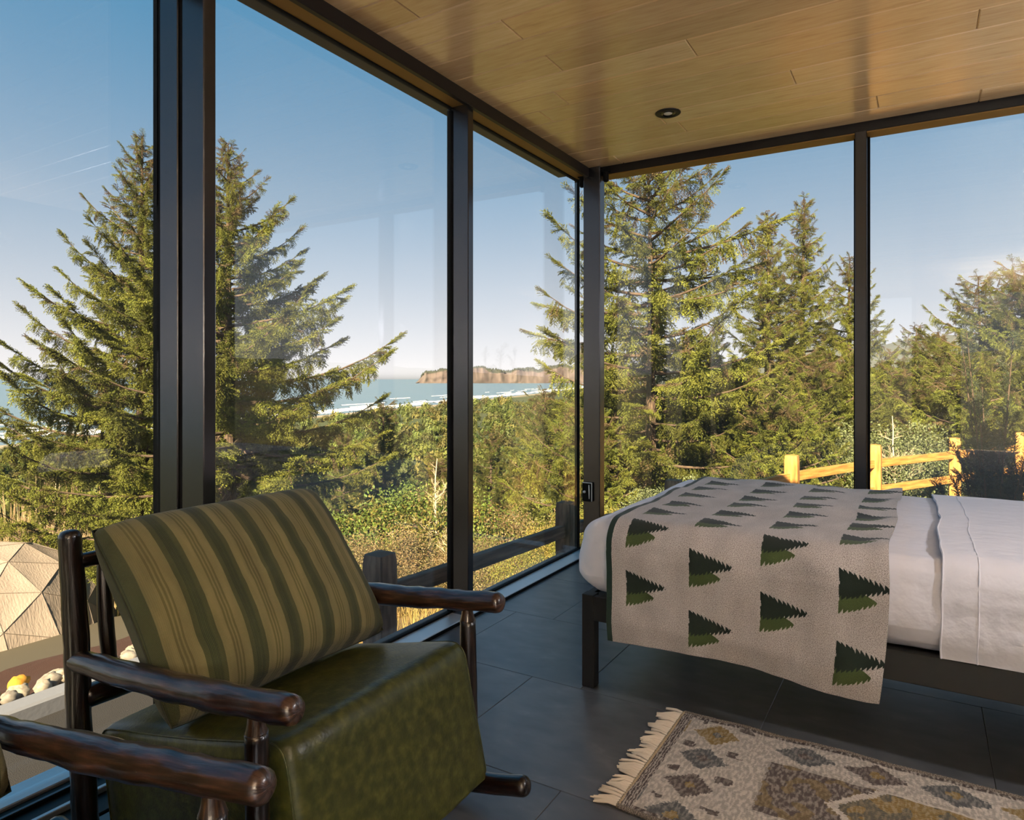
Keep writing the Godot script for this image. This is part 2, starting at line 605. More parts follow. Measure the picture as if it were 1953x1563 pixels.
	lever.tube([Vector3(0.034, 0.47, -0.024), Vector3(0.038, 0.43, -0.018), Vector3(0.036, 0.385, -0.024)], [0.003, 0.004, 0.003], 8, 2)
	lever.tube([Vector3(0.0, 0.425, -0.032), Vector3(0.0, 0.425, -0.026)], [0.009, 0.009], 12, 2)
	obj("lock_lever", lever.mesh(), M.sill, corner)
	for b in [Vector3(-0.045, 2.44, -0.09), Vector3(0.125, 2.45, -0.085)]:
		var kn := Shape.new()
		kn.tube([b + Vector3(0, 0.03, 0), b - Vector3(0, 0.03, 0)], [0.018, 0.018], 12, 2)
		kn.box(b + Vector3(0, 0.03, 0), Vector3(0.05, 0.02, 0.04), 0.003)
		obj("corner_bracket", kn.mesh(), M.gasket, corner)
	# the opaque walls round the rest of the room, with a glazed opening behind the viewer
	var wl := structure("wall_left")
	obj("wall_panel", span(Vector3(-0.30, -0.1, 4.9), Vector3(0.0, 2.56, 8.35), 0.0), M.plaster, wl)
	var wr := structure("wall_right")
	obj("wall_panel", span(Vector3(3.5, -0.1, -0.215), Vector3(3.66, 2.56, 8.35), 0.0), M.walnut, wr)
	var wb := structure("wall_back")
	for p in [[0.0, 0.87, 0.0, 2.56], [1.77, 2.30, 0.0, 2.56], [3.45, 3.5, 0.0, 2.56], [0.87, 1.77, 2.46, 2.56], [0.87, 1.77, -0.1, 0.30], [2.30, 3.45, 2.46, 2.56], [2.30, 3.45, -0.1, 0.06]]:
		obj("wall_panel", span(Vector3(p[0], p[2], 8.2), Vector3(p[1], p[3], 8.35), 0.0), M.plaster, wb)
	var w3 := structure("window_3")
	obj("glass_pane", span(Vector3(0.87, 0.30, 8.27), Vector3(1.77, 2.46, 8.278), 0.0), M.glass, w3)
	obj("glass_pane", span(Vector3(2.30, 0.06, 8.27), Vector3(3.45, 2.46, 8.278), 0.0), M.glass, w3)
	for x in [0.90, 1.74, 2.33, 3.42]:
		obj("stile", span(Vector3(x - 0.03, 0.30, 8.24), Vector3(x + 0.03, 2.46, 8.31), 0.003), M.frame, w3)
	# recessed downlight
	var dl := thing("recessed_downlight", "small round bronze recessed downlight set in the plank ceiling above the bed", "light", Vector3(0.746, 2.507, 0.567))
	var ring := Shape.new()
	ring.lathe([Vector2(0.040, -0.001), Vector2(0.042, -0.006), Vector2(0.058, -0.007), Vector2(0.064, -0.003), Vector2(0.064, 0.001)], 40)
	obj("trim_ring", ring.mesh(), M.black_metal, dl)
	var cup := Shape.new()
	cup.lathe([Vector2(0.001, -0.002), Vector2(0.028, -0.0035), Vector2(0.031, -0.008), Vector2(0.036, -0.006), Vector2(0.041, -0.001)], 40)
	obj("gimbal", cup.mesh(), M.frame, dl)
	var lens := Shape.new()
	lens.lathe([Vector2(0.0005, -0.009), Vector2(0.014, -0.008), Vector2(0.022, -0.0045)], 32)
	obj("lens", lens.mesh(), mat(rgb(225, 220, 210), 0.2), dl)

# ------------------------------------------------------------------ bed
func cloth_noise(seed_: int, freq: float) -> FastNoiseLite:
	var n := FastNoiseLite.new()
	n.seed = seed_
	n.frequency = freq
	n.fractal_octaves = 3
	return n

func build_bed() -> void:
	var at := Vector3(1.8, 0.0, 0.99)
	var bed := thing("bed", "low dark metal bed with white bedding standing along the far glass wall", "bed", at)
	for p in [[0.790, 1.613], [0.790, 0.365], [2.80, 1.613], [2.80, 0.365]]:
		obj("leg", span(Vector3(p[0] - 0.024, 0.0, p[1] - 0.024) - at, Vector3(p[0] + 0.024, 0.345, p[1] + 0.024) - at, 0.002), M.black_metal, bed)
	for s in [1.622, 0.356]:
		obj("side_rail", span(Vector3(0.813, 0.252, s - 0.014) - at, Vector3(2.777, 0.343, s + 0.014) - at, 0.002), M.black_metal, bed)
	for s in [0.781, 2.809]:
		obj("end_rail", span(Vector3(s - 0.014, 0.252, 0.388) - at, Vector3(s + 0.014, 0.343, 1.59) - at, 0.002), M.black_metal, bed)
	obj("base_panel", span(Vector3(0.80, 0.30, 0.375) - at, Vector3(2.79, 0.335, 1.603) - at, 0.0), M.black_metal, bed)
	var a := cloth_noise(11, 4.0)
	var b := cloth_noise(12, 14.0)
	var push := func(p: Vector3, n: Vector3) -> Vector3:
		var low := clampf((0.02 - p.y) / 0.14, 0.0, 1.0)
		var side := 1.0 - absf(n.y)
		var d := a.get_noise_3d(p.x * 0.6, p.y * 0.7, p.z * 0.5) * 0.008
		# pulls running down the sides, short creases near the tuck and across the top
		d += side * low * (b.get_noise_3d(p.x * 1.2 + p.y * 0.5, p.y * 0.35, p.z * 1.2) * 0.020)
		d += (1.0 - side) * b.get_noise_3d(p.x * 0.22, 3.0, p.z * 2.2) * 0.004 * smoothstep(-0.25, 0.1, p.x)
		d += side * 0.018 * sin(clampf((p.y + 0.137) / 0.2, 0.0, 1.0) * PI)
		return n * d - Vector3(n.x, 0, n.z) * 0.018 * low * low
	obj("bedding", soft_box(Vector3(2.08, 0.275, 1.32), 0.078, 72, push), M.sheet, bed, Vector3(1.787, 0.482, 0.985) - at)
	# folded-over top sheet lying over the bedding towards the head
	var path := bed_path(1.652, 0.348, 0.012)
	var fold := Shape.new()
	var length: float = path[1]
	var sheet_at := func(u: float, v: float, lift: float) -> Vector3:
		var d := v * length
		var q: Vector2 = walk(path[0], d)
		var n: Vector2 = normal_at(path[0], d)
		var x := 1.905 + u * 0.85 + 0.008 * sin(v * 5.0) + a.get_noise_2d(v * 0.6, 5.0) * 0.02 * (1.0 - u)
		var w := b.get_noise_3d(x * 0.25, d * 2.0, 1.0) * 0.004 + a.get_noise_2d(x * 0.5, d * 0.6) * 0.006
		return Vector3(x, q.y + n.y * (lift + w), q.x + n.x * (lift + w)) - at
	fold.grid(40, 120, func(u: float, v: float) -> Vector3: return sheet_at.call(u, v, 0.006))
	fold.grid(1, 120, func(u: float, v: float) -> Vector3: return sheet_at.call(0.0, v, u * 0.006))
	obj("folded_sheet", fold.mesh(), M.sheet, bed)
	for x in [0.003, 0.105]:
		var hem := Shape.new()
		var pts := []
		var rr := []
		for i in 61:
			pts.append(sheet_at.call(x, i / 60.0, 0.006))
			rr.append(0.0024)
		hem.tube(pts, rr, 6, 1)
		obj("hem", hem.mesh(), M.sheet, bed)
	build_throw()

# outline of the bedding seen along x: from the near tuck over the top to the far side; returns [points (z, y), length]
func bed_path(near: float, low: float, off: float) -> Array:
	var p := PackedVector2Array()
	p.append(Vector2(near - 0.012, low))
	p.append(Vector2(near + 0.006, low + 0.07))
	p.append(Vector2(near + 0.004, 0.53))
	var r := 0.085 + off
	for i in 9:
		var t := PI / 2.0 * i / 8.0
		p.append(Vector2(near - r + cos(t) * r, 0.535 + sin(t) * r * 1.0))
	var far := 0.327 - off
	for i in 9:
		var t := PI / 2.0 * i / 8.0
		p.append(Vector2(far + r - sin(t) * r, 0.535 + cos(t) * r))
	p.append(Vector2(far, 0.45))
	var l := 0.0
	for i in p.size() - 1: l += p[i].distance_to(p[i + 1])
	return [p, l]

func walk(p: PackedVector2Array, d: float) -> Vector2:
	for i in p.size() - 1:
		var l := p[i].distance_to(p[i + 1])
		if d <= l or i == p.size() - 2: return p[i].lerp(p[i + 1], d / l)
		d -= l
	return p[-1]

func normal_at(p: PackedVector2Array, d: float) -> Vector2:
	var t := walk(p, d + 0.02) - walk(p, maxf(d - 0.02, 0.0))
	return Vector2(t.y, -t.x).normalized()

# spruce motif lying on its side: l runs from base (0) to tip (1), w across from 0 to 1; 0 nothing, 1 dark, 2 light
func motif(l: float, w: float) -> int:
	var k := floorf(l * 11.0)
	var h1 := fposmod(sin(k * 12.9) * 43.7, 1.0)
	var h2 := fposmod(sin(k * 7.3 + 2.0) * 91.1, 1.0)
	var fr := pow(fposmod(l * 11.0, 1.0), 1.4)
	var fr2 := pow(fposmod(l * 11.0 + 0.45, 1.0), 1.4)
	var base := -0.015 + 0.035 * fposmod(sin(floorf(w * 14.0) * 5.1) * 17.0, 1.0)
	if l > base and l < 1.0:
		var half := 0.345 * pow(1.0 - l, 0.78) + 0.015
		if w > 0.35 - half + fr * (0.05 + 0.08 * h1) and w < 0.35 + half - fr2 * (0.05 + 0.08 * h2): return 1
	var l2 := l / 0.70
	if l2 > base and l2 < 1.0:
		var half2 := 0.33 * pow(1.0 - l2, 0.7) + 0.01
		if w > 0.68 - half2 and w < 0.68 + half2 - fr * (0.04 + 0.09 * h2): return 2
	return 0

func build_throw() -> void:
	var w := 0.895
	var path := bed_path(1.684, 0.215, 0.014)
	var length: float = path[1]
	var knit := noise_image(111, 0.3, 2, 256, 256)
	var tone := noise_image(112, 0.03, 3, 256, 256)
	var tex := painted(900, int(900 * length / w), func(u: float, v: float) -> Color:
		var x := u * w
		var d := (1.0 - v) * length  # v runs from the far end (0) to the near hem (1) in the picture; d from the hem up
		d = v * length
		var k := knit.get_pixel(int(u * 899.0) % 256, int(v * 1790.0) % 256).r
		var c := rgb(214, 207, 202).lerp(rgb(122, 112, 107), clampf((k - 0.40) * 2.6, 0.0, 1.0) * (0.55 + 0.45 * float((int(x * 420.0) + int(d * 420.0)) % 2)))
		c = c * (0.94 + 0.12 * tone.get_pixel(int(u * 255.0), int(v * 255.0)).r)
		if x < 0.021: c = rgb(26, 48, 38) * (0.8 + 0.4 * k)
		elif d > 0.02:
			var col := int(floor((x - 0.075) / 0.2285))
			var l := (x - 0.075 - col * 0.2285) / 0.150
			var shift := 0.0 if col % 2 else 0.1035
			var y := fposmod(d - 0.03 - shift, 0.207)
			var row := int(floor((d - 0.03 - shift) / 0.207))
			var ww := 1.0 - y / 0.128
			if col >= 0 and row >= 0 and ww >= 0.0 and l < 1.02:
				var q := motif(l, ww)
				if q == 1: c = rgb(20, 32, 24) * (0.85 + 0.4 * k)
				elif q == 2: c = rgb(66, 80, 40) * (0.85 + 0.35 * k)
		return c)
	var m := mat(Color.WHITE, 0.95)
	m.albedo_texture = tex
	m.rim_enabled = true
	m.rim = 0.25
	relief(m, noise_image(113, 0.3, 2, 256, 256), 0.05)
	m.heightmap_texture = ImageTexture.create_from_image(noise_image(113, 0.5, 1, 1024, 1024))
	M.throw = m
	var a := cloth_noise(31, 3.0)
	var hem := func(u: float, v: float, lift: float) -> Vector3:
		var d := v * length
		var low := clampf(1.0 - d / 0.34, 0.0, 1.0)
		var q: Vector2 = walk(path[0], d)
		var n: Vector2 = normal_at(path[0], d)
		var x := lerpf(0.886 + 0.008 * low, 1.778 - 0.026 * low, u)
		var far := smoothstep(0.5, 1.7, d)
		x += 0.006 * sin(d * 9.0) * (1.0 if u > 0.5 else 0.5) + far * 0.012 * sin(u * PI)
		var wave := a.get_noise_2d(u * 0.9, d * 0.8) * 0.012
		wave += low * low * (0.016 * sin(u * 8.0 + 0.6) + 0.004)
		wave += smoothstep(0.90, 1.0, u) * 0.014 * (1.0 - low) * (0.6 + 0.4 * sin(d * 16.0))
		var up := low * (0.012 * sin(u * 5.2 + 0.4))
		return Vector3(x, q.y + n.y * (lift + wave) + up, q.x + n.x * (lift + wave))
	var s := Shape.new()
	s.grid(48, 150, func(u: float, v: float) -> Vector3: return hem.call(u, v, 0.009))
	s.grid(48, 150, func(u: float, v: float) -> Vector3: return hem.call(u, v, 0.003), true)
	for e in [0.0, 1.0]:
		s.grid(1, 150, func(u: float, v: float) -> Vector3: return hem.call(e, v, lerpf(0.003, 0.009, u)), e > 0.5)
		s.grid(48, 1, func(u: float, v: float) -> Vector3: return hem.call(u, e, lerpf(0.003, 0.009, v)), e > 0.5)
	# one picture for all sides: the rim takes the colour next to it
	var t := obj("throw_blanket", s.mesh(), m)
	tag(t, "oatmeal knitted throw with dark green spruce trees, draped across the bed", "blanket")

# ------------------------------------------------------------------ rug
func build_rug() -> void:
	var x0 := 1.161
	var z0 := 1.655
	var wid := 0.60
	var len_ := 1.5
	var root := thing("runner_rug", "flat woven runner rug in cream, gold and grey with a fringed end beside the bed", "rug", Vector3(x0, 0.0, z0))
	var n1 := noise_image(121, 0.12, 3, 256, 256)
	var n2 := noise_image(122, 0.04, 2, 256, 256)
	var cream := rgb(200, 191, 178)
	var brown := rgb(88, 78, 73)
	var grey := rgb(86, 88, 88)
	var gold := rgb(140, 116, 68)
	var tex := painted(1024, 410, func(u: float, v: float) -> Color:
		var p := u * len_
		var q := v * wid
		# woven in small steps
		var k := n1.get_pixel(int(p * 700.0) % 256, int(q * 260.0) % 256).r
		var g := n2.get_pixel(int(p * 300.0) % 256, int(q * 300.0) % 256).r
		var sp := floorf((p + (k - 0.5) * 0.016) / 0.008) * 0.008 + 0.004
		var sq := floorf((q + (g - 0.5) * 0.012) / 0.008) * 0.008 + 0.004
		var mel := clampf((k - 0.35) * 3.0, 0.0, 1.0)
		var c := cream * (0.86 + 0.2 * mel)
		if p < 0.035:
			c = brown.lerp(cream, 0.8 * float(int(p * 260.0 + k * 2.0) % 2))
		elif q < 0.022 or q > wid - 0.022:
			c = brown.lerp(cream, mel) * 0.9
		else:
			# small serrated diamonds in the borders
			var dm := 9.0
			var which := 0
			var band := -1.0
			if q < 0.155: band = sq - 0.088
			elif q > wid - 0.155: band = sq - (wid - 0.088)
			if p < 0.30 and p > 0.04:
				var r := fposmod(sq - 0.02, 0.155) - 0.0775
				dm = absf(sp - 0.135) / 0.072 + absf(r) / 0.066
				which = int((sq - 0.02) / 0.155)
				if absf(fposmod(sq - 0.02, 0.155)) < 0.03 and (absf(sp - 0.07) < 0.018 or absf(sp - 0.215) < 0.022) and g > 0.42: return brown.lerp(cream, mel * 0.4)
			elif band > -1.0:
				var r := fposmod(sp - 0.30, 0.19) - 0.095
				dm = absf(r) / 0.088 + absf(band) / 0.056
				which = int((sp - 0.30) / 0.19) + 1
				if q > 0.3: which += 1
			if dm < 1.0:
				var col: Color = [gold, grey, brown, grey][which % 4]
				var inner: Color = [grey, brown, gold, gold][which % 4]
				c = (inner if dm < 0.3 else col).lerp(cream, mel * 0.45)
			elif p >= 0.30 and band < -0.9 or (p >= 0.30 and q >= 0.155 and q <= wid - 0.155):
				# field with a long hexagon medallion
				var cp := sp - 0.90
				var hx := maxf(absf(sq - 0.30) / 0.135, absf(cp) / 0.43 + absf(sq - 0.30) / 0.135 * 0.30)
				if sp - 0.30 < 0.012 or absf(absf(sq - 0.30) - 0.14) < 0.006: c = cream * (0.8 + 0.2 * mel)
				elif hx > 1.0: c = brown.lerp(cream, mel * 0.55).lerp(gold, 0.5 if g > 0.62 else 0.0)
				elif hx > 0.93: c = cream * (0.95 + 0.1 * mel)
				elif hx > 0.55: c = gold.lerp(cream, mel * 0.4).lerp(grey, (0.75 if g > 0.56 else 0.0) * (0.5 + 0.5 * (1.0 - mel)))
				else: c = grey.lerp(cream, mel * 0.6).lerp(gold, 0.6 if g > 0.66 else 0.0)
		return c)
	var m := mat(Color.WHITE, 0.97)
	m.albedo_texture = tex
	m.heightmap_enabled = true
	m.heightmap_texture = ImageTexture.create_from_image(noise_image(123, 0.22, 2, 512, 512))
	m.heightmap_scale = 0.4
	var rug_noise := cloth_noise(41, 2.5)
	var top := func(u: float, v: float, y: float) -> Vector3:
		var e := rug_noise.get_noise_2d(u * 3.0, floorf(v + 0.5) * 4.0) * 0.008
		return Vector3(u * len_, y + maxf(0.0, rug_noise.get_noise_2d(u * len_ * 1.2, v * 0.8)) * 0.006, v * wid + e * absf(v * 2.0 - 1.0))
	var s := Shape.new()
	s.grid(90, 30, func(u: float, v: float) -> Vector3: return top.call(u, v, 0.009), true)
	obj("pile", s.mesh(), m, root)
	var yarn := mat(Color.WHITE, 0.95)
	yarn.albedo_texture = ramp(n1, [[0.0, rgb(46, 42, 39)], [0.42, rgb(88, 80, 73)], [0.58, rgb(142, 132, 120)], [1.0, rgb(190, 180, 166)]])
	yarn.uv1_scale = Vector3(1, 6, 1)
	for e in [0.0, 1.0]:
		var b := Shape.new()
		var pts := []
		var rr := []
		for i in 241:
			pts.append(top.call(i / 240.0, e, 0.007))
			rr.append(0.0065 + 0.0016 * (i % 2))
		b.tube(pts, rr, 7, 1)
		obj("edge_binding", b.mesh(), yarn, root)
	var knots := Shape.new()
	var kp := []
	var kr := []
	for i in 121:
		kp.append(Vector3(0.0, 0.007, i / 120.0 * wid))
		kr.append(0.0045 + 0.0022 * (i % 2))
	knots.tube(kp, kr, 7, 1)
	obj("end_cord", knots.mesh(), mat(rgb(178, 158, 126), 0.95), root)
	var cotton := mat(rgb(236, 222, 200), 0.95)
	for i in 46:
		var zz := (i + 0.5) / 46.0 * wid
		var tl := rng.randf_range(0.062, 0.086)
		var lean := 0.012 * sin(i * 0.9) + rng.randf_range(-0.008, 0.008)
		var ts := Shape.new()
		for k in 2:
			var o := (k - 0.5) * 0.006
			var l2 := tl * rng.randf_range(0.88, 1.0)
			ts.tube([Vector3(0.002, 0.007, zz + o * 0.6), Vector3(-l2 * 0.4, 0.009 + rng.randf_range(0.0, 0.004), zz + o + lean * 0.3), Vector3(-l2 * 0.8, 0.006, zz + o * 1.2 + lean), Vector3(-l2, 0.004, zz + o * 1.4 + lean * 1.3)], [0.0035, 0.0036, 0.0034, 0.0022], 6, 1)
		obj("tassel", ts.mesh(), cotton, root)

# ------------------------------------------------------------------ chairs
func bar(p: Array, r: Array, ends := 2, wob := 0.10, seed_ := 1, sides := 16, steps := 8) -> ArrayMesh:
	# a natural log: the points are joined by a smooth line
	var c := Curve3D.new()
	for i in p.size():
		var tan_: Vector3 = (p[mini(i + 1, p.size() - 1)] - p[maxi(i - 1, 0)]) / 6.0
		c.add_point(p[i], -tan_, tan_)
	var pts := []
	var rad := []
	var n := (p.size() - 1) * steps
	for i in n + 1:
		var q := float(i) / steps
		var k := mini(int(q), p.size() - 2)
		pts.append(c.sample(k, q - k))
		rad.append(lerpf(r[k], r[k + 1], q - k))
	var s := Shape.new()
	s.tube(pts, rad, sides, ends, wob, seed_, 2.0)
	return s.mesh(true)

func build_added_lamps() -> void:
	# two standing lamps added out of view behind the viewer to brighten the interior
	for p in [Vector3(3.12, 0.0, 5.6), Vector3(3.25, 0.0, 6.9)]:
		var la := thing("added_floor_lamp", "added black floor lamp with a cream drum shade, out of view " + ("by the right wall" if p.z < 6.0 else "in the back corner"), "lamp", p)
		var b := Shape.new()
		b.lathe([Vector2(0.14, 0.0), Vector2(0.14, 0.016), Vector2(0.12, 0.022), Vector2(0.001, 0.024)], 32)
		obj("base", b.mesh(), M.black_metal, la)
		var pole := Shape.new()
		pole.tube([Vector3(0, 0.02, 0), Vector3(0, 1.42, 0)], [0.011, 0.011], 12, 1)
		obj("pole", pole.mesh(), M.black_metal, la)
		var sh := Shape.new()
		sh.lathe([Vector2(0.21, 1.40), Vector2(0.18, 1.68)], 40)
		var cloth := mat(rgb(240, 226, 200), 0.9)
		cloth.backlight_enabled = true
		cloth.backlight = Color(0.7, 0.65, 0.55)
		obj("lamp_shade", sh.mesh(), cloth, la)
		var glow := mat(rgb(255, 240, 214), 0.5)
		glow.emission_enabled = true
		glow.emission = rgb(250, 248, 244)
		glow.emission_energy_multiplier = 4.0
		var bulb := Shape.new()
		bulb.lathe([Vector2(0.012, 1.42), Vector2(0.02, 1.46), Vector2(0.045, 1.52), Vector2(0.042, 1.56), Vector2(0.02, 1.59), Vector2(0.0005, 1.595)], 24)
		obj("bulb", bulb.mesh(), glow, la)
		var li := OmniLight3D.new()
		li.name = "lamp_fill"
		li.light_color = rgb(240, 244, 255)
		li.light_energy = 9.0
		li.light_size = 0.04
		li.omni_range = 14.0
		li.omni_attenuation = 2.0
		li.shadow_enabled = true
		li.position = Vector3(0, 1.53, 0)
		la.add_child(li, true)

	# a frosted globe lamp added out of view to brighten ceiling and bed
	var sc := thing("added_sconce", "added round frosted globe lamp, out of view on the right wall beside the head of the bed", "lamp", Vector3(3.5, 1.75, 2.05))
	var plate := Shape.new()
	plate.tube([Vector3(0.0, 0, 0), Vector3(-0.02, 0, 0)], [0.06, 0.055], 24, 1)
	plate.tube([Vector3(-0.02, 0, 0), Vector3(-0.05, 0, 0)], [0.014, 0.014], 12, 1)
	obj("wall_plate", plate.mesh(), M.black_metal, sc)
	var frosted := mat(rgb(250, 248, 244), 0.4)
	frosted.emission_enabled = true
	frosted.emission = rgb(250, 246, 240)
	frosted.emission_energy_multiplier = 1.2
	var globe := Shape.new()
	var arc := []
	for i in 15:
		var a := -PI / 2.0 + PI * i / 14.0
		arc.append(Vector2(maxf(cos(a) * 0.075, 0.0005), sin(a) * 0.075))
	globe.lathe(arc, 28, Vector3(-0.115, 0, 0))
	obj("bulb_globe", globe.mesh(), frosted, sc)
	var gl := OmniLight3D.new()
	gl.name = "sconce_fill"
	gl.light_color = rgb(246, 246, 252)
	gl.light_energy = 1.3
	gl.light_size = 0.06
	gl.omni_range = 12.0
	gl.omni_attenuation = 2.0
	gl.shadow_enabled = true
	gl.position = Vector3(-0.115, 0, 0)
	sc.add_child(gl, true)

func build_chairs() -> void:
	var base := Vector3(0.5, 0.0, 2.775)
	var ch := thing("rocking_chair", "dark log rocking chair with green leather seat and striped cushion, facing the room", "chair", base)
	for s in [1.0, -1.0]:
		var z: float = s * 0.345
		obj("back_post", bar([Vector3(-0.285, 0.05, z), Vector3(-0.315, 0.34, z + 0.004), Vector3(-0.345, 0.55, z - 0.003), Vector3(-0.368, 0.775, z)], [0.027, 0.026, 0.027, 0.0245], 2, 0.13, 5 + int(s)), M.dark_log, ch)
		obj("arm", bar([Vector3(-0.335, 0.490, z), Vector3(-0.16, 0.505, z + 0.004), Vector3(0.05, 0.517, z), Vector3(0.24, 0.538, z), Vector3(0.39, 0.556, z)], [0.024, 0.027, 0.030, 0.028, 0.0275], 2, 0.24, 15 + int(s)), M.log, ch)
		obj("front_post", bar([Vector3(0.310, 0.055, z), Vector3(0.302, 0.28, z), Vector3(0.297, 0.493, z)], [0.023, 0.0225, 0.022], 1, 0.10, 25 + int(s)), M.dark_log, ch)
		obj("tenon", bar([Vector3(0.297, 0.489, z), Vector3(0.296, 0.508, z), Vector3(0.295, 0.526, z)], [0.0225, 0.0165, 0.014], 0, 0.04, 27 + int(s), 16, 4), M.worn_log, ch)
		var rock := []
		var rr := []
		for i in 7:
			var x := lerpf(-0.43, 0.47, i / 6.0)
			rock.append(Vector3(x, 0.027 + pow(x + 0.03, 2.0) * 0.26, z))
			rr.append(0.026)
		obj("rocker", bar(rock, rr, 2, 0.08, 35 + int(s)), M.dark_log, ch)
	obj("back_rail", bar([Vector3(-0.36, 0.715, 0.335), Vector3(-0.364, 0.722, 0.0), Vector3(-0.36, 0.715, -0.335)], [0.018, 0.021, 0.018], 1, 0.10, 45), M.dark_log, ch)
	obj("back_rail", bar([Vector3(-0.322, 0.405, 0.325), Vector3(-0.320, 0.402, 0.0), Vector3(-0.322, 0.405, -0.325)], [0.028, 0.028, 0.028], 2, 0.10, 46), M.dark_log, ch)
	for i in 4:
		var z := 0.272 - i * 0.1813
		obj("spindle", bar([Vector3(-0.322, 0.425, z), Vector3(-0.342, 0.56, z + 0.003), Vector3(-0.362, 0.712, z)], [0.015, 0.018, 0.014], 1, 0.12, 50 + i), M.dark_log, ch)
	obj("stretcher", bar([Vector3(0.306, 0.15, 0.335), Vector3(0.306, 0.15, -0.335)], [0.018, 0.018], 1, 0.08, 60), M.dark_log, ch)
	# block seat: outline in (x, y), corners rounded, drawn out along z
	var corners := [Vector2(-0.338, 0.318), Vector2(-0.270, 0.030), Vector2(0.400, 0.118), Vector2(0.325, 0.462)]
	var radii := [0.03, 0.015, 0.012, 0.035]
	var out := []
	for i in 4:
		var p: Vector2 = corners[i]
		var a: Vector2 = (corners[(i + 3) % 4] - p).normalized()
		var b: Vector2 = (corners[(i + 1) % 4] - p).normalized()
		for k in 7:
			var t := k / 6.0
			var r: float = radii[i] * 1.5
			out.append((p + a * r).lerp(p, t).lerp(p.lerp(p + b * r, t), t))
	# a few points along the long sides let the leather belly out
	var ring := []
	for i in out.size():
		ring.append(out[i])
		var q: Vector2 = out[(i + 1) % out.size()]
		if q.distance_to(out[i]) > 0.1:
			for k in range(1, 8): ring.append(out[i].lerp(q, k / 8.0))
	var centre := Vector2(0.03, 0.24)
	var soft := cloth_noise(77, 5.0)
	var seat := Shape.new()
	var nring := ring.size()
	var hw := 0.298
	var shell := func(u: float, v: float) -> Vector3:
		var p: Vector2 = ring[int(round(u * nring)) % nring]
		var z := (v * 2.0 - 1.0)
		var e := clampf((absf(z) - 0.93) / 0.07, 0.0, 1.0)
		var inset := 0.012 * (1.0 - sqrt(maxf(0.0, 1.0 - e * e)))
		var o: Vector2 = p + (p - centre).normalized() * (0.006 * (1.0 - z * z) + soft.get_noise_3d(p.x, p.y, z * 0.4) * 0.003 - inset)
		return Vector3(o.x, o.y, z * hw)
	seat.grid(nring, 28, shell, true)
	var side_face := func(s: float) -> void:
		seat.grid(nring, 10, func(u: float, v: float) -> Vector3:
			var p: Vector2 = ring[int(round(u * nring)) % nring]
			var q: Vector3 = shell.call(u, 1.0 if s > 0 else 0.0)
			var o: Vector2 = Vector2(q.x, q.y).lerp(centre, v)
			return Vector3(o.x, o.y, s * (hw + 0.010 * (1.0 - pow(1.0 - v, 3.0)))), s > 0)
	side_face.call(1.0)
	side_face.call(-1.0)
	var st := obj("seat_block", seat.mesh(true), M.leather, ch)
	for s in [1.0, -1.0]:
		var pts := []
		var rr := []
		for i in nring + 1:
			var q: Vector3 = shell.call(float(i % nring) / nring, 1.0 if s > 0 else 0.0)
			pts.append(q)
			rr.append(0.0022)
		var piping := Shape.new()
		piping.tube(pts, rr, 6, 0)
		obj("piping", piping.mesh(), M.leather, st)
	# striped cushion leaning on the back
	var weave := noise_image(131, 0.35, 2, 256, 256)
	var slub := noise_image(132, 0.05, 3, 256, 256)
	var stripes := painted(1400, 700, func(u: float, v: float) -> Color:
		var x := fposmod(u * 0.69 + 0.030, 0.108) / 0.108
		var k := weave.get_pixel(int(u * 1399.0) % 256, int(v * 699.0) % 256).r
		var sl := slub.get_pixel(int(u * 300.0) % 256, int(v * 40.0) % 256).r
		var thread := 0.5 + 0.5 * sin(u * 0.69 / 0.0032 * TAU)
		var pick := 0.5 + 0.5 * sin(v * 0.5 / 0.0034 * TAU)
		var c := rgb(134, 124, 82).lerp(rgb(102, 97, 62), 0.5 * thread * pick + 0.3 * k)
		if x < 0.40:
			var dk := rgb(66, 70, 40).lerp(rgb(92, 92, 54), pick * 0.6)
			if x > 0.10 and x < 0.30: dk = dk.lerp(rgb(36, 44, 28), 0.75 if fposmod(x * 34.0, 1.0) < 0.45 else 0.1)
			c = dk
		elif x > 0.60 and x < 0.80:
			var y := (x - 0.60) / 0.20
			if y < 0.22 or y > 0.78 or absf(y - 0.5) < 0.11: c = rgb(92, 88, 50).lerp(c, 0.25)
		return c * (0.86 + 0.24 * sl))
	var fab := mat(Color.WHITE, 0.95)
	fab.albedo_texture = stripes
	fab.rim_enabled = true
	fab.rim = 0.15
	fab.heightmap_enabled = true
	fab.heightmap_texture = ImageTexture.create_from_image(noise_image(133, 0.5, 1, 1024, 1024))
	fab.heightmap_scale = 0.12
	M.cushion = fab
	var cu := make_cushion("striped_cushion", "plump olive cushion with dark green stripes on the rocking chair in full view", Vector3(0.352, 0.605, 2.775))
	# the second chair stands beside the first, nearer the viewer
	var c2 := copy_of(ch, Vector3(0.678, 0.0, 3.684), deg_to_rad(6.0), 1.0, "dark log rocking chair cut off at the lower left, only its arm in view")
	var q2 := copy_of(cu, Vector3.ZERO, 0.0, 1.0, "olive striped cushion on the cut-off chair, only a corner in view")
	q2.basis = Basis(Vector3.UP, deg_to_rad(6.0)) * Basis(Vector3.BACK, deg_to_rad(-4.0)) * cu.basis
	q2.position = c2.position + Basis(Vector3.UP, deg_to_rad(6.0)) * Vector3(-0.275, 0.64, 0.03)

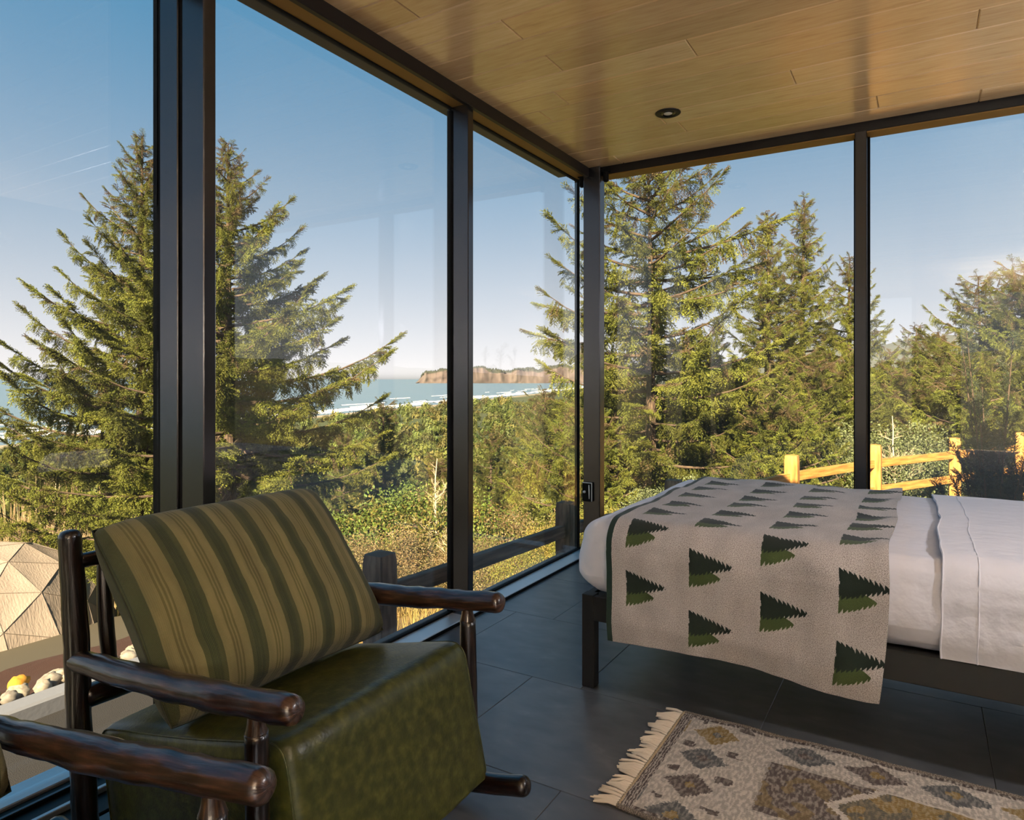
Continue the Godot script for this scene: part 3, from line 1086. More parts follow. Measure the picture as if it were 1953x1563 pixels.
func make_cushion(called: String, label: String, at: Vector3) -> Node3D:
	var root := thing(called, label, "cushion", at)
	# local axes: x across (the chair's z), y up the cushion, z out of its face
	var hw := 0.338
	var hh := 0.255
	var puff := cloth_noise(88, 5.0)
	var face_ := func(u: float, v: float, s: float) -> Vector3:
		var a := u * 2.0 - 1.0
		var b := v * 2.0 - 1.0
		var edge := (1.0 - pow(absf(a), 2.6)) * (1.0 - pow(absf(b), 2.6))
		var depth := 0.128 * pow(edge, 0.37) * (1.0 + 0.03 * puff.get_noise_2d(a * 0.5, b * 0.5 + s))
		# corners reach out, sides draw in
		var x := a * hw * (1.0 - 0.055 * (1.0 - b * b) * absf(a))
		var y := b * hh * (1.0 - 0.05 * (1.0 - a * a) * absf(b))
		x *= 1.0 - 0.03 * pow(b, 6.0)
		y *= 1.0 - 0.04 * pow(a, 6.0)
		var crumple := puff.get_noise_3d(x * 1.1, y * 1.1, s) * 0.003 * pow(edge, 0.25)
		# a sag pinch at the lower corners
		var pinch := 0.012 * exp(-pow((a + 0.78) / 0.16, 2.0) - pow((b + 0.35) / 0.2, 2.0))
		return Vector3(x, y - 0.012 * (1.0 - edge) * 0.0, s * (depth - pinch) + crumple)
	var sh := Shape.new()
	sh.grid(56, 44, func(u: float, v: float) -> Vector3: return face_.call(u, v, 1.0))
	sh.grid(56, 44, func(u: float, v: float) -> Vector3: return face_.call(u, v, -1.0), true)
	obj("cover", sh.mesh(true), M.cushion, root)
	var pts := []
	var rr := []
	for i in 120:
		var t := i / 30.0
		var k := int(t)
		var f := t - k
		var uv: Vector2 = [Vector2(f, 0), Vector2(1, f), Vector2(1 - f, 1), Vector2(0, 1 - f)][k]
		pts.append(face_.call(uv.x, uv.y, 0.0))
		rr.append(0.0022)
	pts.append(pts[0])
	rr.append(0.0022)
	var seam := Shape.new()
	seam.tube(pts, rr, 6, 0)
	obj("seam", seam.mesh(), M.seam, root)
	var up := Vector3(-0.633, 0.775, 0.0).normalized()
	var out := Vector3(0.775, 0.633, 0.0).normalized()
	root.basis = Basis(up.cross(out), up, out)
	return root

# ------------------------------------------------------------------ ground, sea, far shore
const STEPS := [[-60.0, 5.0], [-20.0, 1.2], [-5.0, -0.4], [0.0, -0.75], [1.4, -0.95], [4.0, -1.6], [7.0, -2.6], [11.0, -4.1], [15.0, -5.3], [25.0, -8.0], [40.0, -11.5], [70.0, -16.0], [120.0, -20.0], [200.0, -22.5], [300.0, -24.0]]
var lumps := FastNoiseLite.new()

func shore_x(z: float) -> float:
	if z > -147.0: return -338.0 + (z + 147.0) * 0.26
	if z > -555.0: return lerpf(-338.0, -445.0, (-147.0 - z) / 408.0)
	return -445.0 + (z + 555.0) * 0.324

func ground_y(x: float, z: float) -> float:
	var d := -0.9 * x - 0.43 * z
	var y: float = STEPS[-1][1]
	if d < STEPS[0][0]: y = STEPS[0][1]
	else:
		for i in STEPS.size() - 1:
			if d <= STEPS[i + 1][0]:
				var t: float = (d - STEPS[i][0]) / (STEPS[i + 1][0] - STEPS[i][0])
				y = lerpf(STEPS[i][1], STEPS[i + 1][1], t)
				break
	var far := clampf((Vector2(x, z).length() - 6.0) / 30.0, 0.0, 1.0)
	y += lumps.get_noise_2d(x, z) * far * 0.9
	var inland := x - shore_x(z)
	if inland < 60.0: y = minf(y, lerpf(-27.0, -23.6, clampf((inland + 30.0) / 90.0, 0.0, 1.0)))
	# under the cabin the ground stays low
	if x > -0.6 and x < 4.0 and z > -0.6 and z < 8.8: y = minf(y, -0.7)
	# cut for the driveway and the beds below it
	if x > -4.7 and x <= -0.6 and z > 1.25: y = minf(y, -1.95)
	if x > -4.7 and x <= -2.45 and z > -1.15: y = minf(y, -1.95)
	if x <= -4.4 and x > -17.0 and z > -3.6 and z < 9.0: y = minf(y, lerpf(-1.95, -2.3, clampf((-4.4 - x) / 1.6, 0.0, 1.0)) if x > -6.0 else lerpf(-2.3, -5.2, (-6.0 - x) / 11.0))
	return y

func build_ground() -> void:
	lumps.seed = 5
	lumps.frequency = 0.05
	lumps.fractal_octaves = 3
	var tones := FastNoiseLite.new()
	tones.seed = 8
	tones.frequency = 0.12
	tones.fractal_octaves = 4
	var s := Shape.new()
	var radii := []
	var r := 0.0
	while r < 3200.0:
		radii.append(r)
		r += maxf(0.6, r * 0.045)
	var around := 220
	for rr: float in radii:
		for j in around + 1:
			var a := TAU * j / around
			var p: Vector2 = Vector2(cos(a), sin(a)) * rr
			var inland := p.x - shore_x(p.y)
			var k := tones.get_noise_2d(p.x, p.y)
			var c := Color(0.055, 0.075, 0.018).lerp(Color(0.17, 0.125, 0.05), clampf(0.45 + k * 1.6, 0.0, 1.0))
			if rr < 9.0: c = c.lerp(Color(0.30, 0.18, 0.055), 0.75)
			if rr > 70.0: c = c.lerp(Color(0.06, 0.09, 0.02), 0.8)
			if inland < 45.0: c = Color(0.42, 0.37, 0.30)
			s.shade = c
			s.vert(Vector3(p.x, ground_y(p.x, p.y), p.y))
	s.shade = Color.WHITE
	for i in radii.size() - 1:
		for j in around:
			var a := i * (around + 1) + j
			s.quad(a, a + 1, a + around + 2, a + around + 1)
	tag(obj("ground", s.mesh(), M.soil), "grassy slope falling from the cabin towards the beach", "", "", "structure")
	# the sea, with breakers along the beach
	var w := Shape.new()
	w.face([Vector3(-26000, -25, -26000), Vector3(2500, -25, -26000), Vector3(2500, -25, 9000), Vector3(-26000, -25, 9000)], Vector3.UP)
	tag(obj("sea", w.mesh(), M.sea), "blue ocean beyond the beach, reaching the horizon", "", "", "structure")
	var wn := cloth_noise(15, 0.012)
	for k in 5:
		var off: float = [-2.0, -13.0, -30.0, -58.0, -100.0][k]
		var wide: float = [10.0, 6.0, 4.0, 2.6, 1.8][k]
		var st := Shape.new()
		var z := 120.0
		while z > -2300.0:
			var gap := wn.get_noise_2d(z * 0.7, k * 90.0) + (0.35 if k < 2 else -0.02)
			if gap > 0.0:
				var zz := z - 14.0
				var a := shore_x(z) + off + wn.get_noise_2d(z, k * 30.0) * 8.0
				var b := shore_x(zz) + off + wn.get_noise_2d(zz, k * 30.0) * 8.0
				var ww: float = wide * clampf(gap * 4.0, 0.3, 1.2)
				for side in 2:
					var u := -ww if side == 0 else 0.0
					var v_ := 0.0 if side == 0 else ww
					var yu := -24.96 if side == 0 else -24.3
					var yv := -24.3 if side == 0 else -24.96
					st.face([Vector3(a + u, yu, z), Vector3(a + v_, yv, z), Vector3(b + v_, yv, zz), Vector3(b + u, yu, zz)], Vector3.UP)
			z -= 14.0
		tag(obj("sea_foam", st.mesh(), M.foam), ["white surf washing up the beach", "first line of white breakers off the beach", "second broken line of white breakers off the beach", "third broken line of white breakers, further out", "outermost thin line of whitecaps out at sea"][k], "foam", "", "stuff")
	# headland of pale cliffs, forest on top
	var rough := cloth_noise(16, 0.004)
	var cl := Shape.new()
	var A := Vector2(-2545, -3130)
	var B := Vector2(-900, -4260)
	var along := (B - A).normalized()
	var out := Vector2(-along.y, along.x)
	if out.dot(Vector2(1, 1)) < 0: out = -out
	var nu := 260
	var nv := 22
	for j in nv + 1:
		for i in nu + 1:
			var u := float(i) / nu
			var v := float(j) / nv
			var p := A.lerp(B, u)
			var top := 72.0 * smoothstep(-0.004, 0.03, u) + rough.get_noise_2d(u * 1900.0, 0.0) * 46.0 * smoothstep(0.0, 0.1, u) + u * 60.0
			var n := rough.get_noise_3d(p.x, v * 160.0, p.y * 1.2)
			var y := -26.0 + minf(v / 0.72, 1.0) * top + n * 5.0
			var back := maxf(v - 0.72, 0.0) * 900.0 + v * 40.0 - n * 55.0
			var gully := rough.get_noise_2d(u * 9000.0, y * 0.6)
			var q := p - out * (back + gully * 38.0 * minf(v * 4.0, 1.0))
			var ridge := rough.get_noise_2d(p.x * 2.0, v * 30.0)
			cl.shade = Color(0.125, 0.095, 0.086).lerp(Color(0.07, 0.053, 0.05), clampf(n * 1.2 + gully * 1.6 + 0.4, 0.0, 1.0))
			if v > 0.60 + ridge * 0.16: cl.shade = Color(0.04, 0.045, 0.033)
			cl.vert(Vector3(q.x, y, q.y), Vector2(u, v))
	for j in nv:
		for i in nu:
			var a := j * (nu + 1) + i
			cl.quad(a, a + 1, a + nu + 2, a + nu + 1)
	cl.shade = Color.WHITE
	tag(obj("headland", cl.mesh(), M.cliff), "distant headland of pale cliffs with dark forest on top, across the bay", "", "", "structure")
	var pts := []
	var tints := []
	for i in 1100:
		var u := rng.randf_range(0.01, 1.0)
		var p := A.lerp(B, u) - out * rng.randf_range(30.0, 130.0)
		var top := 72.0 * smoothstep(-0.004, 0.03, u) + rough.get_noise_2d(u * 1900.0, 0.0) * 46.0 * smoothstep(0.0, 0.1, u) + u * 60.0
		var sc := rng.randf_range(6.0, 12.0)
		pts.append(Transform3D(Basis.from_scale(Vector3(sc * 0.5, sc, sc * 0.5)), Vector3(p.x, -28.0 + top, p.y)))
		tints.append(Color(0.03, 0.036, 0.026))
	var cone := Shape.new()
	cone.lathe([Vector2(0.8, 0.0), Vector2(0.45, 0.5), Vector2(0.02, 1.0)], 6)
	many("headland_forest", cone.mesh(), M.leaf, pts, tints)
	# second, greener ridge further right, mostly behind the trees
	var hl := Shape.new()
	hl.grid(60, 8, func(u: float, v: float) -> Vector3:
		var x := lerpf(-1000.0, 1500.0, u)
		var h := 90.0 + 130.0 * smoothstep(0.0, 0.5, u) + rough.get_noise_2d(u * 1500.0, 9.0) * 60.0
		return Vector3(x, -26.0 + sin(v * PI / 2.0) * h, -2500.0 - v * 700.0 - u * 300.0))
	tag(obj("hill", hl.mesh(), mat(rgb(84, 88, 84), 1.0)), "wooded hill far behind the spruces", "", "", "structure")
	# yard below the sliding door: asphalt, kerb, planting bed with stones, path up to the dome
	var yd := structure("driveway", "dark asphalt strip outside the sliding door", Vector3.ZERO)
	obj("asphalt", span(Vector3(-4.5, -2.4, 1.2), Vector3(-0.6, -1.70, 9.0), 0.0), M.asphalt, yd)
	obj("asphalt", span(Vector3(-4.5, -2.4, -1.2), Vector3(-2.4, -1.702, 1.2), 0.0), M.asphalt, yd)
	tag(obj("kerb", span(Vector3(-4.72, -2.4, -1.2), Vector3(-4.5, -1.56, 9.0), 0.02), M.concrete), "pale concrete kerb edging the driveway below the stones", "", "", "structure")
	var bed := Shape.new()
	bed.grid(14, 30, func(u: float, v: float) -> Vector3:
		var x := lerpf(-4.70, -6.3, u)
		var z := lerpf(8.0, -1.4, v)
		return Vector3(x - 0.35 * u * sin(v * 9.0), -1.62 - u * 0.40 + 0.05 * sin(u * 9.0 + v * 30.0) * u, z))
	tag(obj("mulch_bed", bed.mesh(), M.mulch), "red brown bark mulch between the stones and the path", "mulch")
	var path_ := Shape.new()
	path_.grid(16, 20, func(u: float, v: float) -> Vector3:
		var x := lerpf(-6.0, -15.0, u)
		return Vector3(x, lerpf(-1.98, -4.42, u), lerpf(8.0, -3.6, v)))
	tag(obj("path", path_.mesh(), M.gravel_path), "tan path between the mulch bed and the dome tent", "", "", "structure")
	# stones: lumpy, each its own shape
	var kinds := []
	for k in 5:
		var nn := cloth_noise(200 + k, 1.6)
		var sh := Shape.new()
		var f_ := func(u: float, v: float) -> Vector3:
			var a := u * TAU
			var b := (v - 0.5) * PI
			var d := Vector3(cos(b) * cos(a), sin(b), cos(b) * sin(a))
			return d * (0.5 + 0.22 * nn.get_noise_3dv(d)) * Vector3(1.15, 0.8, 0.95)
		sh.grid(12, 8, f_, true)
		kinds.append(sh.mesh(true))
	for i in 46:
		var z := 2.9 - i * 0.082 + rng.randf_range(-0.03, 0.03)
		var rowx := -4.80 - (i % 3) * 0.085 + rng.randf_range(-0.03, 0.03)
		var sc := rng.randf_range(0.11, 0.20)
		var col := rgb(150, 140, 126)
		var spot: String = ["front row against the concrete kerb", "middle row behind the concrete kerb", "back row against the bark mulch"][i % 3]
		var label := "pale rounded landscape stone in the " + spot
		var grp := "pale stones, " + spot
		if i == 23:
			col = rgb(186, 132, 40)
			label = "single yellow landscape stone among the pale ones along the kerb"
			grp = ""
		var st := obj("stone", kinds[i % 5], relief(worldly(mat(col, 0.9), Vector3.ONE * 5.0), noise_image(141, 0.05, 3, 64, 64), 0.4) if i == 23 else stone_mat(i % 4), null, Vector3(rowx, -1.60 + sc * 0.2 + (0.06 if i == 23 else 0.0) - (-4.80 - rowx) * 0.2, z))
		st.basis = Basis(Vector3.UP, rng.randf() * TAU).scaled(Vector3.ONE * sc)
		tag(st, label, "stone", grp)

func stone_mat(k: int) -> StandardMaterial3D:
	var key := "stone%d" % k
	if not M.has(key):
		var m := mat(Color.WHITE, 0.9)
		m.albedo_texture = ramp(noise_image(150 + k, 0.05, 4, 128, 128), [[0.0, rgb(92, 82, 70)], [0.5, [rgb(142, 132, 116), rgb(126, 119, 109), rgb(154, 143, 124), rgb(134, 122, 105)][k]], [1.0, rgb(178, 168, 152)]])
		worldly(m, Vector3.ONE * 2.0)
		M[key] = m
	return M[key]

# ------------------------------------------------------------------ split rail fences
func hewn(a: Vector3, b: Vector3, wide: float, thick: float, seed_: int) -> ArrayMesh:
	# a rough sawn bar from a to b with worn edges
	var n := cloth_noise(seed_, 3.0)
	var s := Shape.new()
	var d := (b - a)
	var side := d.cross(Vector3.UP).normalized() if absf(d.normalized().y) < 0.9 else Vector3(1, 0, 0)
	var up := side.cross(d).normalized()
	var prof := [Vector2(-1, -0.86), Vector2(-0.86, -1), Vector2(0.86, -1), Vector2(1, -0.86), Vector2(1, 0.86), Vector2(0.86, 1), Vector2(-0.86, 1), Vector2(-1, 0.86)]
	s.grid(8, 24, func(u: float, v: float) -> Vector3:
		var q: Vector2 = prof[int(round(u * 8.0)) % 8]
		var e := 1.0 - 0.10 * smoothstep(0.985, 1.0, v) - 0.1 * smoothstep(0.015, 0.0, v)
		var k := e * (1.0 + 0.06 * n.get_noise_3d(q.x, q.y, v * d.length()))
		return a + d * v + side * q.x * thick * 0.5 * k + up * q.y * wide * 0.5 * k)
	for e in [0.0, 1.0]:
		var c: Vector3 = a + d * e + d.normalized() * (0.012 if e > 0.5 else -0.012)
		for i in 8:
			var p: Vector2 = prof[i] * 0.9
			var q: Vector2 = prof[(i + 1) % 8] * 0.9
			s.face([c, a + d * e + side * p.x * thick * 0.5 + up * p.y * wide * 0.5, a + d * e + side * q.x * thick * 0.5 + up * q.y * wide * 0.5], d * (e - 0.5))
	return s.mesh()

func fence(called: String, label: String, posts: Array, material: Material, seed_: int, open_start: bool) -> void:
	var root := thing(called, label, "fence", posts[0] * Vector3(1, 0, 1))
	for i in posts.size():
		var p: Vector3 = posts[i] - root.position
		if i or not open_start:
			var m := hewn(Vector3(p.x, ground_y(posts[i].x, posts[i].z) - 0.3, p.z), p, 0.15, 0.15, seed_ + i)
			obj("post", m, material, root)
		if i < posts.size() - 1:
			var q: Vector3 = posts[i + 1] - root.position
			for drop in [0.245, 0.60]:
				var dir: Vector3 = (q - p).normalized()
				obj("rail", hewn(p - Vector3(0, drop, 0) + dir * 0.05, q - Vector3(0, drop, 0) - dir * 0.05, 0.105, 0.062, seed_ + 10 + i), material, root)

func build_fences() -> void:
	fence("log_fence", "weathered split rail fence outside the left glass wall, shade put into its dark wood colour", [Vector3(-0.85, 0.132, 0.95), Vector3(-0.85, 0.056, -1.475), Vector3(-0.25, 0.15, -2.65)], M.shaded_old_wood, 300, false)
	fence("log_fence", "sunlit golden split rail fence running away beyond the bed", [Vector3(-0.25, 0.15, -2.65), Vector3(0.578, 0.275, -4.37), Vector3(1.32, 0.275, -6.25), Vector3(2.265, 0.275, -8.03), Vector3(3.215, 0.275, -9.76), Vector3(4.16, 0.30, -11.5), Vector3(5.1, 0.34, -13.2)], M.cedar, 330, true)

# ------------------------------------------------------------------ dome tent
func build_dome() -> void:
	var c := Vector3(-13.55, -4.2, -2.08)
	var R := 2.2
	var root := thing("dome_tent", "cream geodesic dome tent with triangular panels at the left below the cabin", "tent", c + Vector3(0, -0.75, 0))
	var g := (1.0 + sqrt(5.0)) / 2.0
	var ico := []
	for s in [-1.0, 1.0]:
		for t in [-1.0, 1.0]:
			ico.append(Vector3(0, s, t * g))
			ico.append(Vector3(s, t * g, 0))
			ico.append(Vector3(t * g, 0, s))
	var turn := Basis(Vector3.UP, 0.35) * Basis(Vector3.RIGHT, 0.5535743)
	for i in ico.size(): ico[i] = turn * ico[i].normalized()
	var edge := 1.06
	for i in 12:
		for j in range(i + 1, 12):
			for k in range(j + 1, 12):
				if ico[i].distance_to(ico[j]) < edge and ico[j].distance_to(ico[k]) < edge and ico[i].distance_to(ico[k]) < edge:
					var a: Vector3 = ico[i]
					var b: Vector3 = ico[j]
					var d: Vector3 = ico[k]
					for p in 3:
						for q in 3 - p:
							var at_ := func(m: int, n: int) -> Vector3: return (a * (3 - m - n) + b * m + d * n).normalized()
							panel(root, [at_.call(p, q), at_.call(p + 1, q), at_.call(p, q + 1)], R)
							if p + q < 2: panel(root, [at_.call(p + 1, q), at_.call(p + 1, q + 1), at_.call(p, q + 1)], R)
	var skirt := Shape.new()
	for i in 40:
		var a0 := TAU * i / 40
		var a1 := TAU * (i + 1) / 40
		var r0 := R * (0.965 + 0.012 * sin(a0 * 13.0))
		var r1 := R * (0.965 + 0.012 * sin(a1 * 13.0))
		skirt.face([Vector3(cos(a0) * r0, 0.0, sin(a0) * r0), Vector3(cos(a1) * r1, 0.0, sin(a1) * r1), Vector3(cos(a1) * R * 0.95, 0.36, sin(a1) * R * 0.95), Vector3(cos(a0) * R * 0.95, 0.36, sin(a0) * R * 0.95)], Vector3(cos(a0), 0, sin(a0)))
	obj("skirt", skirt.mesh(), M.canvas, root)
	tag(obj("dome_deck", deck_mesh(), M.concrete, null, c + Vector3(0, -0.92, 0)), "flat pale deck that the dome tent stands on", "deck")

func deck_mesh() -> ArrayMesh:
	var s := Shape.new()
	s.lathe([Vector2(2.55, -0.9), Vector2(2.55, 0.14), Vector2(2.5, 0.165), Vector2(0.001, 0.165)], 40)
	return s.mesh()

func panel(root: Node3D, t: Array, R: float) -> void:
	if t[0].y < -0.40 or t[1].y < -0.40 or t[2].y < -0.40: return
	var off := Vector3(0, 0.75, 0)
	var n: Vector3 = (t[1] - t[0]).cross(t[2] - t[0])
	if n.dot(t[0]) < 0: t = [t[0], t[2], t[1]]
	var mid: Vector3 = (t[0] + t[1] + t[2]) / 3.0
	var s := Shape.new()
	var rows := 4
	var ids := {}
	for i in rows + 1:
		for j in rows + 1 - i:
			var a := float(i) / rows
			var b := float(j) / rows
			var p: Vector3 = t[0] * (1.0 - a - b) + t[1] * a + t[2] * b
			var e := minf(a, minf(b, 1.0 - a - b)) * 3.0
			p = p.lerp(mid, 0.001)
			var y: Vector3 = p * R * (1.0 - 0.018 * e) + off
			y.y = maxf(y.y, 0.02)
			ids[Vector2i(i, j)] = s.vert(y)
	for i in rows:
		for j in rows - i:
			s.tri(ids[Vector2i(i, j)], ids[Vector2i(i + 1, j)], ids[Vector2i(i, j + 1)])
			if i + j < rows - 1: s.tri(ids[Vector2i(i + 1, j)], ids[Vector2i(i + 1, j + 1)], ids[Vector2i(i, j + 1)])
	var p := obj("panel", s.mesh(), M.canvas, root)
	var seam := Shape.new()
	for k in 3:
		var a: Vector3 = t[k] * R * 1.001 + off
		var b: Vector3 = t[(k + 1) % 3] * R * 1.001 + off
		seam.tube([a, b], [0.006, 0.006], 4, 0)
	obj("seam", seam.mesh(), M.canvas_band, p)

# ------------------------------------------------------------------ conifers
func spray(seed_: int) -> ArrayMesh:
	# one twig of unit length along x with side twigs and needles all round
	var r := RandomNumberGenerator.new()
	r.seed = seed_
	var s := Shape.new()
	var twigs := [[Vector3.ZERO, Vector3(1, -0.06, 0), 1.0]]
	for i in 9:
		var q := 0.12 + 0.085 * i
		var side := -1.0 if i % 2 else 1.0
		twigs.append([Vector3(q, -0.05 * q * q, 0), Vector3(0.72, r.randf_range(-0.5, 0.05), side * r.randf_range(0.5, 0.85)).normalized(), (1.0 - q) * 0.5 + 0.16])
	for t in twigs:
		var n := int(t[2] * 34.0) + 5
		for k in n:
			var f_ := float(k) / n
			var p: Vector3 = t[0] + t[1] * t[2] * f_ + Vector3(0, -0.10 * f_ * f_ * t[2], 0)
			var a := r.randf() * TAU
			var o := Vector3(0, cos(a), sin(a))
			o = (o - t[1] * o.dot(t[1])).normalized()
			var dir: Vector3 = (t[1] * r.randf_range(0.5, 1.0) + o * 0.75).normalized()
			var l := r.randf_range(0.085, 0.135) * (1.0 - 0.35 * f_)
			var w: Vector3 = dir.cross(Vector3(r.randf() - 0.5, r.randf() - 0.5, r.randf() - 0.5)).normalized() * 0.019
			var tone := r.randf_range(0.72, 1.2)
			s.shade = Color(tone, tone, tone)
			s.tri(s.vert(p - w), s.vert(p + w), s.vert(p + dir * l))
	return s.mesh()

var sprays := []

func spruce(label: String, at: Vector3, h: float, o: Dictionary) -> void:
	var seed_: int = o.get("seed", 1)
	var r := RandomNumberGenerator.new()
	r.seed = seed_
	var base: float = o.get("base", 0.08)
	var rad: float = o.get("rad", h * 0.26)
	var count: int = o.get("n", 70)
	var droop: float = o.get("droop", 0.2)
	var lift: float = o.get("lift", 0.35)
	var thick: float = o.get("thick", 1.0)
	var shape: float = o.get("shape", 0.75)
	var brown: float = o.get("brown", 0.05)
	var leaf: Color = o.get("leaf", Color(0.135, 0.155, 0.024))
	var whole: bool = o.get("whole", false)
	var root := thing("spruce_tree", label, "tree", at, o.get("group", ""))
	var pts := []
	var rr := []
	for i in 13:
		var t := i / 12.0
		pts.append(Vector3(sin(t * 5.0 + seed_) * 0.05 * t, t * h - 0.3 * (1.0 - t), cos(t * 4.0 + seed_) * 0.05 * t))
		rr.append(lerpf(h * 0.019 + 0.02, 0.012, pow(t, 0.8)))
	var tr := Shape.new()
	tr.tube(pts, rr, 9, 1, 0.12, seed_, 1.0)
	obj("trunk", tr.mesh(), M.bark, root)
	var boughs := []
	for i in count:
		var k := base + (1.0 - base) * pow((i + r.randf()) / count, o.get("crowd", 0.92))
		var l := rad * pow(maxf(1.0 - k, 0.0), shape) * r.randf_range(0.66, 1.08) * (1.0 if k > base + 0.12 else 0.8)
		l = minf(l, o.get("cap", 9.0) * r.randf_range(0.75, 1.05)) + 0.12
		boughs.append([k * h, i * 2.39996 + r.randf_range(-0.4, 0.4), l, lerpf(-droop, 0.55, pow(k, 1.3)), lift * r.randf_range(0.6, 1.2)])
	for b in o.get("extra", []): boughs.append(b)
	var all_places := []
	var all_tints := []
	var stems := Shape.new()
	for b in boughs:
		var y0: float = b[0]
		var dir := Vector3(cos(b[1]), 0, sin(b[1]))
		var side := Vector3(-dir.z, 0, dir.x)
		var l: float = b[2]
		var e0: float = b[3]
		var e1: float = b[4]
		var kk := y0 / h
		var bough_tone := r.randf_range(0.55, 1.25)
		var at_ := func(s: float) -> Vector3: return dir * (l * s) + Vector3(0, y0 + l * (e0 * s + e1 * s * s * s - 0.12 * s * (1.0 - s)), 0) + side * l * 0.06 * sin(s * 4.0 + y0)
		var bp := []
		var br := []
		for i in 7:
			bp.append(at_.call(i / 6.0 * 0.97))
			br.append(lerpf(0.012 + l * 0.012, 0.005, i / 6.0))
		var places := []
		var tints := []
		var n := int((l * 29.0 + 7.0) * thick)
		for i in n:
			var s := pow((i + r.randf()) / n, 0.85)
			if l > 1.0: s = lerpf(0.12, 1.0, s)
			var p: Vector3 = at_.call(s)
			var tan_: Vector3 = (at_.call(minf(s + 0.06, 1.05)) - at_.call(s - 0.06)).normalized()
			var sd := -1.0 if i % 2 else 1.0
			var kind := r.randf()
			var d: Vector3
			var size := r.randf_range(0.28, 0.50) * (1.0 - 0.32 * s) * clampf(0.5 + l * 0.3, 0.5, 1.15)
			if kind < 0.34: d = tan_ * r.randf_range(0.4, 1.0) + side * sd * r.randf_range(0.5, 1.1) + Vector3.DOWN * r.randf_range(0.05, 0.45)
			elif kind < 0.84: d = tan_ * 0.3 + side * sd * r.randf_range(0.0, 0.4) + Vector3.DOWN * r.randf_range(0.7, 1.3)
			else: d = tan_ + side * sd * 0.35 + Vector3.UP * r.randf_range(0.0, 0.45)
			if s > 0.93: d = tan_ + side * sd * r.randf_range(0.0, 0.3)
			d = d.normalized()
			var up := (Vector3.UP + side * r.randf_range(-0.4, 0.4))
			up = (up - d * up.dot(d)).normalized() if absf(up.normalized().dot(d)) < 0.97 else side
			places.append(Transform3D(Basis(d, up, d.cross(up)) * Basis.from_scale(Vector3.ONE * size), p))
			var tone := r.randf_range(0.6, 1.35) * bough_tone
			var c := leaf * tone
			c = c.lerp(Color(0.175, 0.160, 0.02) * bough_tone, r.randf() * 0.5)
			if r.randf() < brown + 0.5 * smoothstep(0.72, 1.0, kk): c = Color(0.115, 0.080, 0.036) * r.randf_range(0.6, 1.3)
			c.a = 1.0
			tints.append(c)
		if whole:
			stems.tube(bp, br, 5, 1)
			all_places.append_array(places)
			all_tints.append_array(tints)
		else:
			var bs := Shape.new()
			bs.tube(bp, br, 6, 1)
			var bo := obj("branch", bs.mesh(), M.bark, root)
			many("needles", sprays[r.randi() % sprays.size()], M.needle, places, tints, bo)
	if whole:
		obj("branches", stems.mesh(), M.bark, root)
		many("needles", sprays[0], M.needle, all_places, all_tints, root)

